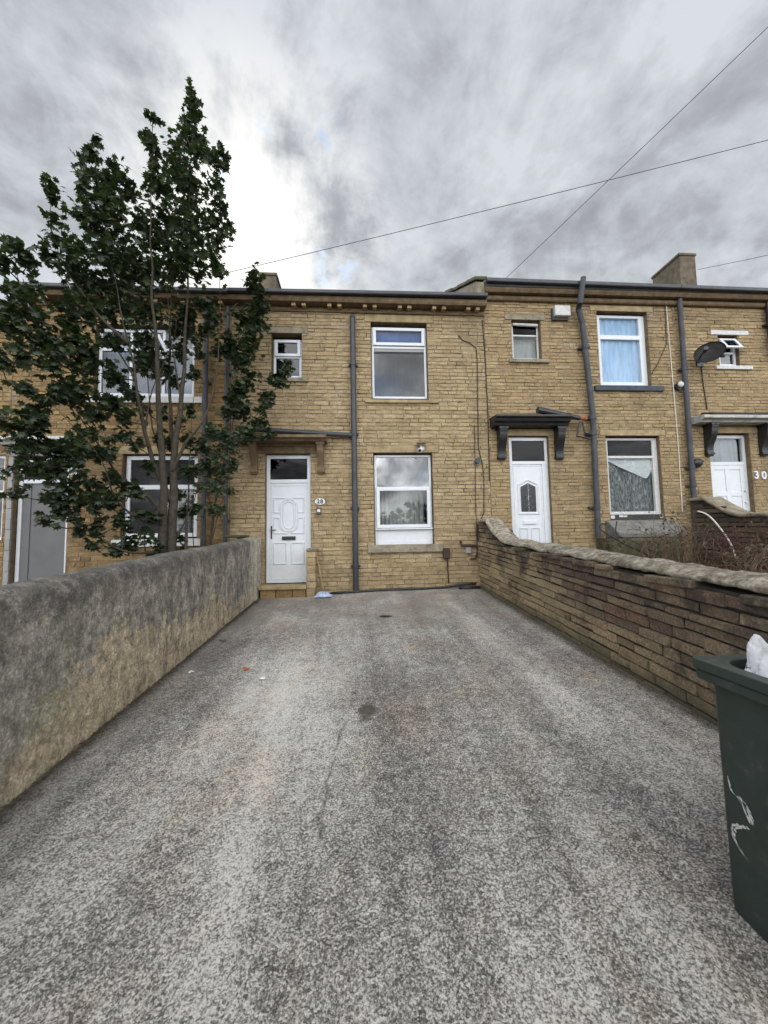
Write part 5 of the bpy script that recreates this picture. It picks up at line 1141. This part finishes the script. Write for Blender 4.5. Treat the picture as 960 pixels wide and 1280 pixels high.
bramble('low dark weeds under the sloping grey stone sill', 735, 6.3, 26, 'dead_stem', 'weed_leaf', 4, (.25, .5), .3, 85)
mb = MB(); mb.tube(spline([at(872, 639, 6.9), at(885, 644, 6.8), at(900, 660, 6.6), at(914, 681, 6.4), at(920, 700, 6.3)]), .014, 7); tag(mb.build('plastic_tube', 'cable_white', smooth=True), 'white plastic tube arching down over the dark dividing wall', 'tube')
mb = MB(); mb.tube(spline([at(749, 661, 7.2), at(751, 655, 7.2), at(758, 655, 7.2)]), .012, 6); mb.tube([at(750, 662, 7.2), at(780, 680, 7.1), at(815, 696, 7.0)], .016, 6); mb.tube(spline([at(771, 652, 7.25), at(771, 668, 7.22), at(790, 676, 7.1), at(826, 694, 6.9)]), .014, 6)
tag(mb.build('bent_rods', 'black_plastic'), 'thin black bent rods leaning over the sloping grey sill', 'rods')

# ------------------------------------------------------------------ overhead wires
def wire(pts, sag, r, label):
    a, b = pts; P = []
    for i in range(41): t = i/40; p = a.lerp(b, t); p.z -= sag*4*t*(1-t); P.append(p)
    mb = MB(); mb.tube(P, r, 6); tag(mb.build('overhead_wire', 'wire_grey'), label, 'wire', 'telephone wires across the sky')
a = at(245, 350, WY-.15); c_ = at(960, 168, 5.4); wire((a, a + (c_-a)*1.9), .10, .0055, 'gently sloping overhead wire from the tree to right edge of sky')
a = at(628, 352, WY+.1); c_ = at(960, 32, 4.6); wire((a, a + (c_-a)*1.8), .02, .0055, 'steep overhead wire rising to upper right corner of the sky')
a = at(872, 337, 12.2); c_ = at(960, 317, 10.5); wire((a, a + (c_-a)*2.5), .05, .008, 'short faint overhead wire leaving the right hand chimney')

# ------------------------------------------------------------------ sky and sun
sund = ray(318, 296).normalized()
el = math.asin(sund.z); az = math.atan2(sund.x, sund.y)
wd = bpy.data.worlds.new('World'); scn.world = wd; wd.use_nodes = True
class WT(NT):
    def __init__(s, t): s.t = t
    def pos(s): return s.n('ShaderNodeTexCoord').outputs['Generated']
q = WT(wd.node_tree); bg = q.t.nodes['Background']
sky = q.n('ShaderNodeTexSky'); sky.sky_type = 'NISHITA'; sky.sun_disc = False; sky.sun_elevation = el; sky.sun_rotation = az; sky.altitude = 100; sky.air_density = 1.0; sky.dust_density = 1.2
d = q.pos(); X, Y, Z = q.xyz(d)
zc = q.ma('ADD', q.ma('ABSOLUTE', Z), 0.42)
cb = q.n('ShaderNodeCombineXYZ'); q.L(q.ma('DIVIDE', X, zc), cb.inputs[0]); q.L(q.ma('DIVIDE', Y, zc), cb.inputs[1]); P = cb.outputs[0]
n1 = q.noise(3.3, 9, 0.6, q.scale(P, (1.15, 0.9, 1), (3.1, 1.7, 0)), 0.45); n2 = q.noise(8.0, 9, 0.62, P, 0.25); n3 = q.noise(1.0, 3, 0.5, q.scale(P, (1,1,1), (7,2,0)))
dt = q.n('ShaderNodeVectorMath', operation='DOT_PRODUCT'); q.L(d, dt.inputs[0]); dt.inputs[1].default_value = sund; cs = dt.outputs['Value']
glow = q.mr(cs, 0.945, 0.999); core = q.mr(cs, 0.988, 0.9999)
tex = q.ma('ADD', q.ma('MULTIPLY', n1, 0.55), q.ma('MULTIPLY', n2, 0.35)); tex = q.ma('ADD', tex, q.ma('MULTIPLY', n3, 0.20))
lum = q.ramp(tex, [(0.42, 1.95), (0.49, 2.5), (0.545, 3.2), (0.62, 4.0)])
cl = q.mix(1.0, lum, (0.925, 0.975, 1.05), 'MULTIPLY')
brk = q.ma('MULTIPLY', q.mr(tex, 0.49, 0.66, 0.0, 0.9), glow)
cl = q.mix(brk, cl, (5.8, 5.75, 5.5)); cl = q.mix(q.ma('MULTIPLY', core, q.mr(tex, 0.42, 0.60, 0.2, 0.9)), cl, (7.5, 7.35, 7.0))
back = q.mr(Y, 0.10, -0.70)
cl = q.mix(back, cl, q.mix(1.0, q.mix(1.0, cl, q.ramp(n1, [(0.38, 0.62), (0.50, 1.0), (0.62, 1.55)]), 'MULTIPLY'), (4.7, 4.6, 4.42), 'MULTIPLY'))  # added boost: sky behind the camera several times brighter to light house fronts
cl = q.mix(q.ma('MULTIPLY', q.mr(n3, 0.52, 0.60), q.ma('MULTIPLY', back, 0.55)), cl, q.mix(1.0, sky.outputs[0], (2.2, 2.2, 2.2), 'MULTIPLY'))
hole = q.ma('MULTIPLY', q.mr(q.noise(8.5, 6, 0.6, q.scale(P, (1.2, 0.9, 1), (2.3, 5.1, 2))), 0.58, 0.66), q.mr(cs, 0.962, 0.985, 0.0, 0.6))
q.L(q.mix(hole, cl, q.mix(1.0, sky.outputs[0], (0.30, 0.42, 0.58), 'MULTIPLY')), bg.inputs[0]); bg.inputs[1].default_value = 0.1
sl = bpy.data.lights.new('sun', 'SUN'); sl.energy = 0.9; sl.angle = R(14); sl.color = (1, .96, .9)
so = bpy.data.objects.new('sun', sl); col.objects.link(so); so.rotation_euler = (-sund).to_track_quat('-Z', 'Y').to_euler(); so.location = sund*50

vs = scn.view_settings; vs.view_transform = 'Standard'; vs.look = 'None'; vs.gamma = 1; vs.use_curve_mapping = False; vs.exposure = 0.92
scn.cycles.max_bounces = 6; scn.cycles.transparent_max_bounces = 12
